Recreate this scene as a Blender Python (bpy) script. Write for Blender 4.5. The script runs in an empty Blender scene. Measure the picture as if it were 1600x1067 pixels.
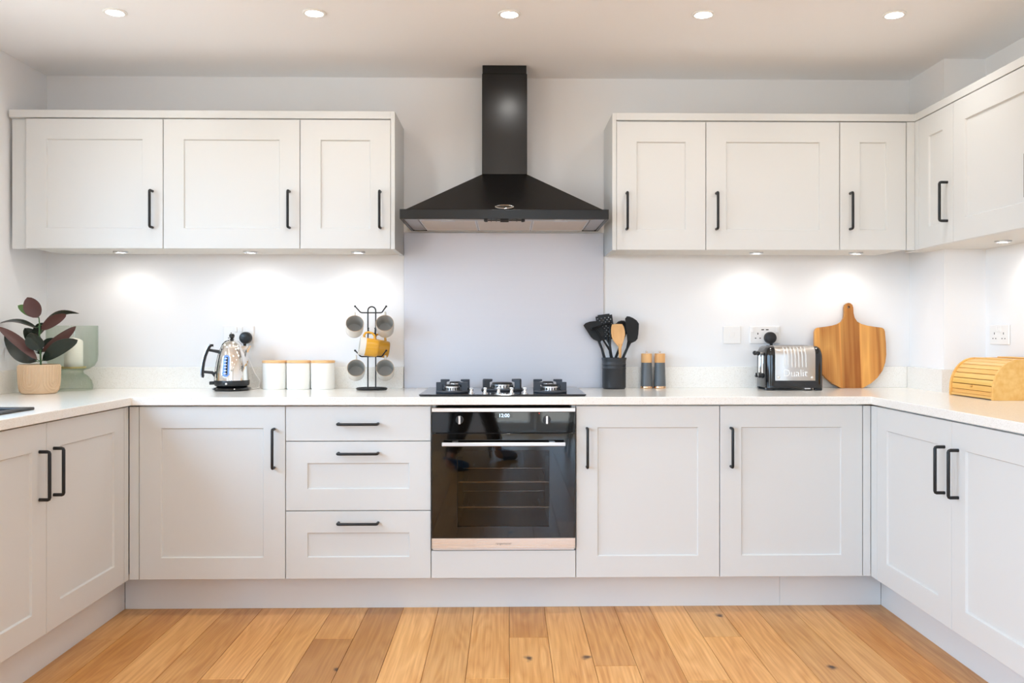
import bpy, bmesh, math, random
from mathutils import Vector, Matrix, Euler
from mathutils.geometry import tessellate_polygon
R = math.radians
PI = math.pi
random.seed(7)
scene = bpy.context.scene
C = scene.collection

# ------------------------------------------------------------------ camera
cam_d = bpy.data.cameras.new('camera'); cam = bpy.data.objects.new('camera', cam_d); C.objects.link(cam)
cam_d.sensor_width = 36; cam_d.sensor_fit = 'HORIZONTAL'
cam_d.lens = 1363.16 / 1600 * 36
cam_d.shift_x = -(816.45 - 800) / 1600
cam_d.shift_y = (520.51 - 533.5) / 1600
cam_d.clip_start = 0.05
cam.location = (0.01245, -4.20973, 1.16621)
cam.rotation_euler = (PI / 2, 0, -0.01822)
scene.camera = cam

# ------------------------------------------------------------------ view and light levels
scene.view_settings.view_transform = 'Standard'
scene.view_settings.look = 'None'
scene.view_settings.gamma = 1
scene.view_settings.use_curve_mapping = False
scene.view_settings.exposure = 0.16
scene.cycles.use_denoising = True
scene.cycles.max_bounces = 10
scene.cycles.diffuse_bounces = 6
scene.cycles.glossy_bounces = 5
scene.cycles.transparent_max_bounces = 16
scene.cycles.caustics_reflective = False
scene.cycles.caustics_refractive = False
scene.cycles.sample_clamp_indirect = 4.0
SKY = 13.2            # overcast daylight outside
DOWN_W = 11.5         # each ceiling downlight
PUCK_W = 1.4         # each light under the wall cabinets
WARM = (1.0, 0.985, 0.96)      # ceiling lamps
PUCK_C = (1.0, 0.92, 0.84)    # warmer lamps under the cabinets
world = bpy.data.worlds.new('sky'); scene.world = world
world.use_nodes = True
wn = world.node_tree; wn.nodes.clear()
_bg = wn.nodes.new('ShaderNodeBackground'); _out = wn.nodes.new('ShaderNodeOutputWorld')
_tc = wn.nodes.new('ShaderNodeTexCoord'); _sp = wn.nodes.new('ShaderNodeSeparateXYZ'); _cr = wn.nodes.new('ShaderNodeValToRGB')
wn.links.new(_tc.outputs['Generated'], _sp.inputs[0]); wn.links.new(_sp.outputs['Z'], _cr.inputs[0])
_cr.color_ramp.elements[0].position = 0.0; _cr.color_ramp.elements[0].color = (0.30, 0.31, 0.30, 1)
_cr.color_ramp.elements[1].position = 0.03; _cr.color_ramp.elements[1].color = (0.51, 0.748, 1.02, 1)
wn.links.new(_cr.outputs[0], _bg.inputs[0]); _bg.inputs[1].default_value = SKY
wn.links.new(_bg.outputs[0], _out.inputs[0])

def portal(name, loc, rot, sx, sy):
    l = bpy.data.lights.new(name, 'AREA'); l.shape = 'RECTANGLE'; l.size = sx; l.size_y = sy
    l.cycles.is_portal = True
    o = bpy.data.objects.new(name, l); C.objects.link(o); o.location = loc; o.rotation_euler = rot
    return o

# ------------------------------------------------------------------ room measures (metres)
XL, XR = -2.185, 2.16          # side walls
YR = -7.2                      # wall behind the camera
ZC = 2.396                     # ceiling
WT0, WT1 = 0.870, 0.903        # worktop under / top
YB = -0.592                    # front plane of the base doors
YW = -0.340                    # front plane of the wall doors

# ------------------------------------------------------------------ materials
def lin(h):
    h = h.lstrip('#'); c = [int(h[i:i+2], 16) / 255 for i in (0, 2, 4)]
    return tuple((x / 12.92 if x <= 0.04045 else ((x + 0.055) / 1.055) ** 2.4) for x in c)
def newmat(name):
    m = bpy.data.materials.new(name); m.use_nodes = True
    nt = m.node_tree
    b = nt.nodes.get('Principled BSDF')
    return m, nt, b
def N(nt, t, **kw):
    n = nt.nodes.new('ShaderNode' + t)
    for k, v in kw.items(): setattr(n, k, v)
    return n
def P(name, col, rough=0.5, metal=0.0, spec=0.5, bump=0.0, bscale=200.0, coat=0.0, emit=None, estr=0.0, sub=0.0):
    m, nt, b = newmat(name)
    if isinstance(col, str): col = lin(col)
    b.inputs['Base Color'].default_value = (*col, 1)
    b.inputs['Roughness'].default_value = rough
    b.inputs['Metallic'].default_value = metal
    b.inputs['Specular IOR Level'].default_value = spec
    b.inputs['Coat Weight'].default_value = coat
    if emit:
        b.inputs['Emission Color'].default_value = (*(lin(emit) if isinstance(emit, str) else emit), 1)
        b.inputs['Emission Strength'].default_value = estr
    # every surface gets a little procedural unevenness
    tc = N(nt, 'TexCoord'); nz = N(nt, 'TexNoise'); nz.inputs['Scale'].default_value = bscale; nz.inputs['Detail'].default_value = 2
    nt.links.new(tc.outputs['Object'], nz.inputs['Vector'])
    bp = N(nt, 'Bump'); bp.inputs['Strength'].default_value = bump if bump else 0.01; bp.inputs['Distance'].default_value = 0.001
    nt.links.new(nz.outputs[0], bp.inputs['Height']); nt.links.new(bp.outputs[0], b.inputs['Normal'])
    return m
def brushed(name, col, rough=0.32, axis=0, amount=0.25, metal=1.0):
    m, nt, b = newmat(name)
    b.inputs['Metallic'].default_value = metal
    tc = N(nt, 'TexCoord'); mp = N(nt, 'Mapping'); nz = N(nt, 'TexNoise')
    s = [900.0] * 3; s[axis] = 2.0
    mp.inputs['Scale'].default_value = s
    nt.links.new(tc.outputs['Object'], mp.inputs[0]); nt.links.new(mp.outputs[0], nz.inputs['Vector'])
    nz.inputs['Scale'].default_value = 1.0; nz.inputs['Detail'].default_value = 2
    mr = N(nt, 'MapRange'); mr.inputs[3].default_value = rough - 0.06; mr.inputs[4].default_value = rough + 0.08
    nt.links.new(nz.outputs[0], mr.inputs[0]); nt.links.new(mr.outputs[0], b.inputs['Roughness'])
    bp = N(nt, 'Bump'); bp.inputs['Strength'].default_value = amount; bp.inputs['Distance'].default_value = 0.0004
    nt.links.new(nz.outputs[0], bp.inputs['Height']); nt.links.new(bp.outputs[0], b.inputs['Normal'])
    b.inputs['Base Color'].default_value = (*col, 1)
    return m
def wood(name, dark, light, along=1, grain=9.0, rough=0.42, objcol=True, knots=0.0, fig=1.0, spec=0.35, streak=60.0):
    """timber: long streaks along one axis, cathedral figure, optional knots; colour is multiplied by the object's own tone"""
    m, nt, b = newmat(name)
    L = nt.links.new
    tc = N(nt, 'TexCoord'); oi = N(nt, 'ObjectInfo')
    add = N(nt, 'VectorMath', operation='ADD'); mul = N(nt, 'VectorMath', operation='SCALE'); mul.inputs['Scale'].default_value = 37.0
    cmb = N(nt, 'CombineXYZ')
    L(oi.outputs['Random'], cmb.inputs[0]); L(oi.outputs['Random'], cmb.inputs[1]); L(oi.outputs['Random'], cmb.inputs[2])
    L(cmb.outputs[0], mul.inputs[0]); L(tc.outputs['Object'], add.inputs[0]); L(mul.outputs[0], add.inputs[1])
    sc = [1.0] * 3; sc[along] = 0.13
    mp = N(nt, 'Mapping'); mp.inputs['Scale'].default_value = sc; L(add.outputs[0], mp.inputs[0])
    # warped coordinate for the figure
    wz = N(nt, 'TexNoise'); wz.inputs['Scale'].default_value = 5.0; wz.inputs['Detail'].default_value = 3; L(mp.outputs[0], wz.inputs['Vector'])
    rings = N(nt, 'Math', operation='MULTIPLY'); rings.inputs[1].default_value = grain; L(wz.outputs[0], rings.inputs[0])
    fr = N(nt, 'Math', operation='FRACT'); L(rings.outputs[0], fr.inputs[0])
    pp = N(nt, 'Math', operation='PINGPONG'); pp.inputs[1].default_value = 0.5; L(fr.outputs[0], pp.inputs[0])
    sc2 = [streak] * 3; sc2[along] = streak * 0.02
    mp2 = N(nt, 'Mapping'); mp2.inputs['Scale'].default_value = sc2; L(add.outputs[0], mp2.inputs[0])
    st = N(nt, 'TexNoise'); st.inputs['Scale'].default_value = 1.0; st.inputs['Detail'].default_value = 4; L(mp2.outputs[0], st.inputs['Vector'])
    big = N(nt, 'TexNoise'); big.inputs['Scale'].default_value = 2.2; big.inputs['Detail'].default_value = 2; L(mp.outputs[0], big.inputs['Vector'])
    a1 = N(nt, 'Math', operation='MULTIPLY_ADD'); a1.inputs[1].default_value = 0.9 * fig; L(pp.outputs[0], a1.inputs[0])
    s1 = N(nt, 'Math', operation='MULTIPLY'); s1.inputs[1].default_value = 0.75; L(st.outputs[0], s1.inputs[0]); L(s1.outputs[0], a1.inputs[2])
    a2 = N(nt, 'Math', operation='MULTIPLY_ADD'); a2.inputs[1].default_value = 0.6; L(big.outputs[0], a2.inputs[0]); L(a1.outputs[0], a2.inputs[2])
    mr = N(nt, 'MapRange'); mr.inputs[1].default_value = 0.45 + 0.1 * fig; mr.inputs[2].default_value = 1.0 + 0.22 * fig; L(a2.outputs[0], mr.inputs[0])
    mx = N(nt, 'Mix', data_type='RGBA'); mx.inputs['A'].default_value = (*lin(dark), 1); mx.inputs['B'].default_value = (*lin(light), 1)
    L(mr.outputs[0], mx.inputs['Factor'])
    col = mx.outputs['Result']
    if knots:
        sk = [3.0] * 3; sk[along] = 1.9
        mk = N(nt, 'Mapping'); mk.inputs['Scale'].default_value = sk; L(add.outputs[0], mk.inputs[0])
        kn = N(nt, 'TexNoise'); kn.inputs['Scale'].default_value = 14.0; kn.inputs['Detail'].default_value = 3; L(add.outputs[0], kn.inputs['Vector'])
        ks = N(nt, 'VectorMath', operation='SCALE'); ks.inputs['Scale'].default_value = 0.16; L(kn.outputs['Color'], ks.inputs[0])
        ka = N(nt, 'VectorMath', operation='ADD'); L(mk.outputs[0], ka.inputs[0]); L(ks.outputs[0], ka.inputs[1])
        vo = N(nt, 'TexVoronoi'); vo.voronoi_dimensions = '2D'; vo.inputs['Scale'].default_value = 1.0; L(ka.outputs[0], vo.inputs['Vector'])
        sepc = N(nt, 'SeparateColor'); L(vo.outputs['Color'], sepc.inputs[0])
        keep = N(nt, 'Math', operation='GREATER_THAN'); keep.inputs[1].default_value = 1 - knots; L(sepc.outputs[0], keep.inputs[0])
        kr = N(nt, 'MapRange', interpolation_type='SMOOTHSTEP'); kr.inputs[1].default_value = 0.012; kr.inputs[2].default_value = 0.085; kr.inputs[3].default_value = 1; kr.inputs[4].default_value = 0
        L(vo.outputs['Distance'], kr.inputs[0])
        kf = N(nt, 'Math', operation='MULTIPLY'); L(kr.outputs[0], kf.inputs[0]); L(keep.outputs[0], kf.inputs[1])
        kp = N(nt, 'Math', operation='POWER'); kp.inputs[1].default_value = 2.6; L(kf.outputs[0], kp.inputs[0])
        mk2 = N(nt, 'Mix', data_type='RGBA'); L(kp.outputs[0], mk2.inputs['Factor']); L(col, mk2.inputs['A']); mk2.inputs['B'].default_value = (*lin('#4a2c18'), 1)
        col = mk2.outputs['Result']
    if objcol:
        mm = N(nt, 'Mix', data_type='RGBA', blend_type='MULTIPLY'); mm.inputs['Factor'].default_value = 1.0
        L(col, mm.inputs['A']); L(oi.outputs['Color'], mm.inputs['B']); col = mm.outputs['Result']
    L(col, b.inputs['Base Color'])
    b.inputs['Roughness'].default_value = rough; b.inputs['Specular IOR Level'].default_value = spec
    bp = N(nt, 'Bump'); bp.inputs['Strength'].default_value = 0.08; bp.inputs['Distance'].default_value = 0.0006
    L(st.outputs[0], bp.inputs['Height']); L(bp.outputs[0], b.inputs['Normal'])
    return m
def quartz(name):
    m, nt, b = newmat(name)
    tc = N(nt, 'TexCoord'); v = N(nt, 'TexVoronoi'); v.inputs['Scale'].default_value = 420; nt.links.new(tc.outputs['Object'], v.inputs['Vector'])
    s = N(nt, 'SeparateColor'); nt.links.new(v.outputs['Color'], s.inputs[0])
    cr = N(nt, 'ValToRGB'); e = cr.color_ramp.elements
    e[0].position = 0.0; e[0].color = (*lin('#e2ded6'), 1); e[1].position = 0.25; e[1].color = (*lin('#f0eee9'), 1)
    x = cr.color_ramp.elements.new(0.85); x.color = (*lin('#f1efea'), 1)
    nt.links.new(s.outputs[0], cr.inputs[0]); nt.links.new(cr.outputs[0], b.inputs['Base Color'])
    b.inputs['Roughness'].default_value = 0.16; b.inputs['Specular IOR Level'].default_value = 0.5
    return m
def thin_glass(name, tint, ior=1.45, rough=0.0, edge=None):
    m, nt, b = newmat(name); nt.nodes.remove(b)
    out = nt.nodes['Material Output']
    tr = N(nt, 'BsdfTransparent'); tr.inputs[0].default_value = (*tint, 1)
    if edge:      # a longer way through the glass where the wall is seen at a slant
        lw = N(nt, 'LayerWeight'); lw.inputs['Blend'].default_value = 0.35
        em = N(nt, 'Mix', data_type='RGBA'); em.inputs['A'].default_value = (*tint, 1); em.inputs['B'].default_value = (*edge, 1)
        nt.links.new(lw.outputs['Facing'], em.inputs['Factor']); nt.links.new(em.outputs['Result'], tr.inputs[0])
    gl = N(nt, 'BsdfGlossy'); gl.inputs['Roughness'].default_value = rough
    fr = N(nt, 'Fresnel'); fr.inputs['IOR'].default_value = ior
    ge = N(nt, 'NewGeometry'); inv = N(nt, 'Math', operation='SUBTRACT'); inv.inputs[0].default_value = 1.0
    nt.links.new(ge.outputs['Backfacing'], inv.inputs[1])
    ml = N(nt, 'Math', operation='MULTIPLY'); nt.links.new(fr.outputs[0], ml.inputs[0]); nt.links.new(inv.outputs[0], ml.inputs[1])
    mx = N(nt, 'MixShader')
    nt.links.new(ml.outputs[0], mx.inputs[0]); nt.links.new(tr.outputs[0], mx.inputs[1]); nt.links.new(gl.outputs[0], mx.inputs[2])
    nt.links.new(mx.outputs[0], out.inputs[0])
    return m
def emitter(name, col, s):
    m, nt, b = newmat(name); nt.nodes.remove(b)
    e = N(nt, 'Emission'); e.inputs[0].default_value = (*col, 1); e.inputs[1].default_value = s
    nt.links.new(e.outputs[0], nt.nodes['Material Output'].inputs[0])
    return m

M = {}
M['wall'] = P('white wall paint', '#f0f0f1', 0.75, spec=0.25, bump=0.03, bscale=300)
M['ceiling'] = P('white ceiling paint', '#f7f8fa', 0.85, spec=0.2, bump=0.03, bscale=300)
M['paint'] = P('pale grey cabinet paint', '#d6d7d6', 0.42, spec=0.4, bump=0.02, bscale=400)
M['carcass'] = P('cabinet carcass board', '#dedbd5', 0.5, spec=0.3)
M['plinth'] = P('plinth board', '#dedfdf', 0.42, spec=0.4)
M['gap'] = P('dark floor base', '#4a443e', 0.7)  # board under the floor planks, dark in their joints
M['black'] = P('matt black handle metal', '#1b1c1e', 0.42, spec=0.4)
M['quartz'] = quartz('white quartz')
M['steel'] = brushed('brushed steel sheet', (0.60, 0.60, 0.635), 0.50, 0, 0.12)
M['trim'] = brushed('brushed steel oven trim', (0.75, 0.70, 0.66), 0.28, 0, 0.1)
M['chrome'] = P('polished chrome', (0.82, 0.80, 0.77), 0.06, 1.0)
M['toaststeel'] = brushed('satin toaster steel', (0.55, 0.52, 0.49), 0.34, 0, 0.05)
M['brightsteel'] = P('bright raised steel', (0.93, 0.92, 0.90), 0.25, 0.35)
M['handlesteel'] = P('satin steel handle strip', (0.42, 0.42, 0.43), 0.3, 0.9)
M['alu'] = P('bright cast aluminium', (0.85, 0.85, 0.86), 0.25, 1.0)
M['satin'] = P('satin silver metal', (0.66, 0.67, 0.69), 0.32, 1.0)
M['hoodsilver'] = P('silver grey hood underside', '#a9acb4', 0.35, 0.6)
M['filter'] = brushed('aluminium mesh filter', (0.66, 0.58, 0.5), 0.4, 1, 0.5)
M['hood'] = P('satin black hood enamel', '#09090a', 0.23, spec=0.5, bump=0.015, bscale=600)
M['blackglass'] = P('black oven glass', '#060505', 0.03, spec=0.6)
M['hobglass'] = P('black hob glass', '#1d2023', 0.06, spec=0.7)
M['ovenpane'] = thin_glass('smoked oven pane', (0.58, 0.54, 0.50), 1.5)
M['enamel'] = P('dark oven enamel', '#55504a', 0.4)
M['iron'] = P('cast iron', '#3b4048', 0.55, spec=0.4, bump=0.2, bscale=500)
M['ironband'] = P('matt black burner base', '#17181a', 0.5)
M['plastic'] = P('black plastic', '#16181b', 0.35, spec=0.5)
M['gloss'] = P('gloss black enamel', '#0b0b0d', 0.08, spec=0.6)
M['nylon'] = P('black nylon', '#0b0c0e', 0.36, spec=0.35, bump=0.03)
M['stoneware'] = P('charcoal stoneware', '#2b2c2f', 0.4, spec=0.45, bump=0.03)
M['millgrey'] = P('slate grey lacquer', '#5c6063', 0.4)
M['copper'] = P('copper', (0.86, 0.55, 0.33), 0.22, 1.0)
M['beech'] = wood('beech wood', '#d39a5e', '#e8bb84', along=2, grain=5, rough=0.5, objcol=False, fig=0.4)
M['bamboo'] = wood('bamboo', '#e0a550', '#f6d08c', along=1, grain=3, rough=0.4, objcol=True, fig=0.3, streak=45)
M['lidwood'] = wood('pale bamboo lid', '#d8a468', '#eec693', along=0, grain=3, rough=0.5, objcol=False, fig=0.3)
M['oak'] = wood('oiled oak floor', '#bd7d38', '#ecb673', along=1, grain=16, rough=0.33, objcol=True, knots=0.25, fig=0.38, spec=0.4, streak=110)
M['acacia'] = wood('acacia wood', '#a8662c', '#dca35a', along=2, grain=7, rough=0.4, objcol=True, fig=0.8)
M['ceramic'] = P('white glazed ceramic', '#f1efe9', 0.22, spec=0.5)
M['mugout'] = P('cream mug glaze', '#e4ded4', 0.25)
M['mugin'] = P('grey mug glaze', '#b6b5b1', 0.28)
M['mugrim'] = P('bare clay rim', '#bda58c', 0.5)
M['mustard'] = P('mustard glaze', '#d9a032', 0.22)
M['white_plastic'] = P('white plastic', '#efedeb', 0.3)
M['slot'] = P('dark pin slot', '#38322f', 0.6)
M['potclay'] = P('pale terracotta', '#d9bd9d', 0.75, spec=0.2, bump=0.15, bscale=350)
M['soil'] = P('dark soil', '#3a2c20', 0.95, bump=1.0, bscale=120)
M['stem'] = P('green stem', '#3f6236', 0.5)
M['leaf_top'] = P('dark green leaf', '#1b261d', 0.25, spec=0.5, bump=0.05, bscale=60)
M['leaf_mid'] = P('fresh green leaf', '#56793f', 0.35)
M['leaf_red'] = P('burgundy leaf underside', '#54302a', 0.4, bump=0.05, bscale=60)
M['greenglass'] = thin_glass('pale green glass', (0.955, 0.972, 0.95), 1.5, edge=(0.79, 0.84, 0.78))
M['brass'] = P('brushed brass', (0.72, 0.58, 0.3), 0.35, 1.0)
M['wax'] = P('ivory candle wax', '#f4efe6', 0.5)
M['gauge'] = P('blue lit gauge glass', '#5d7fb8', 0.1, emit='#7ea2e0', estr=0.35)
M['lamp'] = emitter('lamp lens', (1.0, 0.96, 0.90), 50.0)
M['display'] = emitter('blue white display digits', (0.55, 0.75, 1.0), 3.0)
M['redled'] = emitter('red indicator', (1.0, 0.08, 0.05), 2.0)
M['print'] = P('grey printed lettering', '#5a4a40', 0.5)
M['glass'] = thin_glass('window glass', (0.985, 0.99, 0.99), 1.3)
M['upvc'] = P('white window frame', '#f0f0ee', 0.35)
M['sink'] = P('black composite sink', '#2b2c2e', 0.45, bump=0.1, bscale=500)
M['dark_chair'] = P('black dining chair', '#141416', 0.45)
M['tabletop'] = wood('dark table wood', '#4a3120', '#6d4a30', along=0, grain=6, rough=0.4, objcol=False)
M['trouser'] = P('grey brown trousers', '#4a443d', 0.9, bump=0.3, bscale=300)
M['shirt'] = P('dark shirt', '#2a2c33', 0.9, bump=0.3, bscale=300)
M['overshoe'] = P('blue plastic overshoe', '#1f5f92', 0.4, bump=0.5, bscale=90)
M['skin'] = P('skin', '#c99576', 0.55)
M['hair'] = P('dark hair', '#2b1f18', 0.7, bump=0.5, bscale=150)

# ------------------------------------------------------------------ mesh building
class MB:
    def __init__(s): s.v = []; s.f = []; s.m = []; s.M = Matrix.Identity(4)
    def add(s, vs, fs, mi=0):
        o = len(s.v)
        s.v += [tuple(s.M @ Vector(v)) for v in vs]
        s.f += [tuple(i + o for i in f) for f in fs]; s.m += [mi] * len(fs)
        return s
    def box(s, x0, x1, y0, y1, z0, z1, mi=0, c=0.0):
        cx, cy, cz = (x0+x1)/2, (y0+y1)/2, (z0+z1)/2; hx, hy, hz = abs(x1-x0)/2, abs(y1-y0)/2, abs(z1-z0)/2
        if c <= 0:
            v = [(cx+a*hx, cy+b*hy, cz+d*hz) for a in (-1, 1) for b in (-1, 1) for d in (-1, 1)]
            return s.add(v, [(0,1,3,2),(4,6,7,5),(0,4,5,1),(2,3,7,6),(0,2,6,4),(1,5,7,3)], mi)
        c = min(c, hx*.9, hy*.9, hz*.9)
        idx = {}; v = []
        for a in (-1, 1):
            for b in (-1, 1):
                for d in (-1, 1):
                    for k in range(3):
                        p = [hx-c, hy-c, hz-c]; p[k] += c
                        idx[a, b, d, k] = len(v); v.append((cx+a*p[0], cy+b*p[1], cz+d*p[2]))
        f = []
        for q in (-1, 1):
            f.append([idx[q,-1,-1,0], idx[q,1,-1,0], idx[q,1,1,0], idx[q,-1,1,0]])
            f.append([idx[-1,q,-1,1], idx[1,q,-1,1], idx[1,q,1,1], idx[-1,q,1,1]])
            f.append([idx[-1,-1,q,2], idx[1,-1,q,2], idx[1,1,q,2], idx[-1,1,q,2]])
            for r in (-1, 1):
                f.append([idx[q,r,-1,0], idx[q,r,1,0], idx[q,r,1,1], idx[q,r,-1,1]])
                f.append([idx[q,-1,r,0], idx[q,1,r,0], idx[q,1,r,2], idx[q,-1,r,2]])
                f.append([idx[-1,q,r,1], idx[1,q,r,1], idx[1,q,r,2], idx[-1,q,r,2]])
                for t in (-1, 1): f.append([idx[q,r,t,0], idx[q,r,t,1], idx[q,r,t,2]])
        return s.add(v, f, mi)
    def lathe(s, prof, seg=32, c=(0, 0, 0), mi=0, cap0=True, cap1=True, close=False):
        v = []; f = []; n = len(prof)
        for r, z in prof:
            for k in range(seg):
                a = 2*PI*k/seg; v.append((c[0]+r*math.cos(a), c[1]+r*math.sin(a), c[2]+z))
        rng = n if close else n-1
        for i in range(rng):
            j = (i+1) % n
            for k in range(seg):
                k2 = (k+1) % seg; f.append((i*seg+k, i*seg+k2, j*seg+k2, j*seg+k))
        if not close:
            if cap0 and prof[0][0] > 1e-6: f.append(tuple(range(seg)))
            if cap1 and prof[-1][0] > 1e-6: f.append(tuple((n-1)*seg+k for k in range(seg)))
        return s.add(v, f, mi)
    def loft(s, rings, mi=0, caps=True, closed=False):
        n = len(rings[0]); v = [p for r in rings for p in r]; f = []
        m = len(rings)
        for i in range(m if closed else m-1):
            j = (i+1) % m
            for k in range(n): f.append((i*n+k, i*n+(k+1) % n, j*n+(k+1) % n, j*n+k))
        if caps and not closed: f.append(tuple(range(n))); f.append(tuple((m-1)*n+k for k in range(n)))
        return s.add(v, f, mi)
    def tube(s, pts, r, seg=8, closed=False, mi=0):
        pts = [Vector(p) for p in pts]; n = len(pts)
        rad = r if isinstance(r, (list, tuple)) else [r]*n
        rings = []; up = None
        for i, p in enumerate(pts):
            a = pts[(i-1) % n] if (closed or i > 0) else p; b = pts[(i+1) % n] if (closed or i < n-1) else p
            t = (b-a).normalized()
            if up is None:
                up = Vector((0, 0, 1)) if abs(t.z) < 0.9 else Vector((1, 0, 0))
            u = (up - t*up.dot(t)).normalized(); w = t.cross(u); up = u
            rings.append([tuple(p + (u*math.cos(2*PI*k/seg) + w*math.sin(2*PI*k/seg))*rad[i]) for k in range(seg)])
        return s.loft(rings, mi, True, closed)
    def prism(s, poly, a, b, axis='y', holes=(), mi=0):
        """extrude a polygon (2-D) between a and b along an axis"""
        loops = [list(poly)] + [list(h) for h in holes]
        flat = [p for l in loops for p in l]
        tris = tessellate_polygon([[Vector((p[0], p[1], 0)) for p in l] for l in loops])
        def P3(p, t): return {'y': (p[0], t, p[1]), 'x': (t, p[0], p[1]), 'z': (p[0], p[1], t)}[axis]
        n = len(flat); v = [P3(p, a) for p in flat] + [P3(p, b) for p in flat]; f = []
        if len(loops) == 1: f += [tuple(range(n)), tuple(range(2*n-1, n-1, -1))]
        else:
            for t in tris: f.append(tuple(t)); f.append(tuple(i+n for i in reversed(t)))
        o = 0
        for l in loops:
            m = len(l)
            for k in range(m): f.append((o+k, o+(k+1) % m, n+o+(k+1) % m, n+o+k))
            o += m
        return s.add(v, f, mi)
    def slab(s, us, vs, fill, a, b, axis='z', mi=0):
        """cells of a grid, some left open, as one closed slab"""
        def P3(u, v, t): return {'z': (u, v, t), 'y': (u, t, v), 'x': (t, u, v)}[axis]
        nu, nv = len(us), len(vs); v = []; f = []
        for t in (a, b):
            for i in range(nu):
                for j in range(nv): v.append(P3(us[i], vs[j], t))
        ix = lambda k, i, j: k*nu*nv + i*nv + j
        on = lambda i, j: 0 <= i < nu-1 and 0 <= j < nv-1 and fill(i, j)
        for i in range(nu-1):
            for j in range(nv-1):
                if not on(i, j): continue
                for k in (0, 1): f.append((ix(k,i,j), ix(k,i+1,j), ix(k,i+1,j+1), ix(k,i,j+1)))
                if not on(i-1, j): f.append((ix(0,i,j), ix(0,i,j+1), ix(1,i,j+1), ix(1,i,j)))
                if not on(i+1, j): f.append((ix(0,i+1,j), ix(0,i+1,j+1), ix(1,i+1,j+1), ix(1,i+1,j)))
                if not on(i, j-1): f.append((ix(0,i,j), ix(0,i+1,j), ix(1,i+1,j), ix(1,i,j)))
                if not on(i, j+1): f.append((ix(0,i,j+1), ix(0,i+1,j+1), ix(1,i+1,j+1), ix(1,i,j+1)))
        return s.add(v, f, mi)
    def sphere(s, c, r, seg=16, rings=10, mi=0, sq=(1, 1, 1)):
        v = [(c[0], c[1], c[2]-r*sq[2])]; f = []
        for i in range(1, rings):
            t = PI*i/rings
            for k in range(seg):
                a = 2*PI*k/seg
                v.append((c[0]+r*sq[0]*math.sin(t)*math.cos(a), c[1]+r*sq[1]*math.sin(t)*math.sin(a), c[2]-r*sq[2]*math.cos(t)))
        v.append((c[0], c[1], c[2]+r*sq[2])); top = len(v)-1
        for k in range(seg):
            f.append((0, 1+(k+1) % seg, 1+k)); f.append((top, 1+(rings-2)*seg+k, 1+(rings-2)*seg+(k+1) % seg))
            for i in range(rings-2): f.append((1+i*seg+k, 1+i*seg+(k+1) % seg, 1+(i+1)*seg+(k+1) % seg, 1+(i+1)*seg+k))
        return s.add(v, f, mi)
    def mesh(s, name, mats, smooth=35):
        me = bpy.data.meshes.new(name); me.from_pydata(s.v, [], s.f); me.update()
        for m in (mats if isinstance(mats, (list, tuple)) else [mats]): me.materials.append(m)
        for p, mi in zip(me.polygons, s.m): p.material_index = mi
        bm = bmesh.new(); bm.from_mesh(me); bmesh.ops.remove_doubles(bm, verts=bm.verts, dist=1e-6)
        bmesh.ops.recalc_face_normals(bm, faces=bm.faces); bm.to_mesh(me); bm.free()
        if smooth:
            me.shade_smooth(); me.set_sharp_from_angle(angle=R(smooth))
        return me

def link(name, data, parent=None):
    o = bpy.data.objects.new(name, data); C.objects.link(o)
    if parent is not None: o.parent = parent
    return o
def part(parent, name, mb, mat, smooth=35, bevel=0.0, tone=None, loc=None, rot=None, label=None):
    o = link(name, mb.mesh(name, mat, smooth) if isinstance(mb, MB) else mb, parent)
    if bevel:
        b = o.modifiers.new('edge', 'BEVEL'); b.width = bevel; b.segments = 2; b.limit_method = 'ANGLE'; b.angle_limit = R(40)
    if tone: o.color = (*tone, 1)
    if loc: o.location = loc
    if rot: o.rotation_euler = rot
    if label: o['label'] = label
    return o
def tag(o, label, cat, group=None):
    o['label'] = label; o['category'] = cat
    if group: o['group'] = group
    return o
def thing(name, label, cat, loc=(0, 0, 0), rot=(0, 0, 0), group=None):
    o = link(name, None); o.empty_display_size = 0.05
    o.location = loc; o.rotation_euler = rot
    return tag(o, label, cat, group)
def structure(name, mb, mat, parent=None, smooth=35, bevel=0.0):
    o = part(parent, name, mb, mat, smooth, bevel)
    if parent is None: o['kind'] = 'structure'
    return o
def copy_tree(o, parent=None):
    c = o.copy(); C.objects.link(c)
    if parent is not None: c.parent = parent
    for ch in list(o.children): copy_tree(ch, c)
    return c
def text_mesh(txt, size, depth, align='CENTER', squeeze=1.0):
    cu = bpy.data.curves.new('lettering', 'FONT'); cu.body = txt; cu.size = size; cu.extrude = depth; cu.align_x = align; cu.align_y = 'CENTER'
    cu.resolution_u = 3
    o = bpy.data.objects.new('lettering', cu); C.objects.link(o)
    bpy.context.view_layer.update()
    me = bpy.data.meshes.new_from_object(o.evaluated_get(bpy.context.evaluated_depsgraph_get()))
    bpy.data.objects.remove(o); bpy.data.curves.remove(cu)
    # stand it up: text x -> x, text y -> z, front towards -y
    for v in me.vertices:
        x, y, z = v.co; v.co = (x*squeeze, -z, y)
    me.update()
    return me
def arc(cx, cz, rx, rz, a0, a1, n):
    return [(cx + rx*math.cos(R(a0+(a1-a0)*i/n)), cz + rz*math.sin(R(a0+(a1-a0)*i/n))) for i in range(n+1)]

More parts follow.
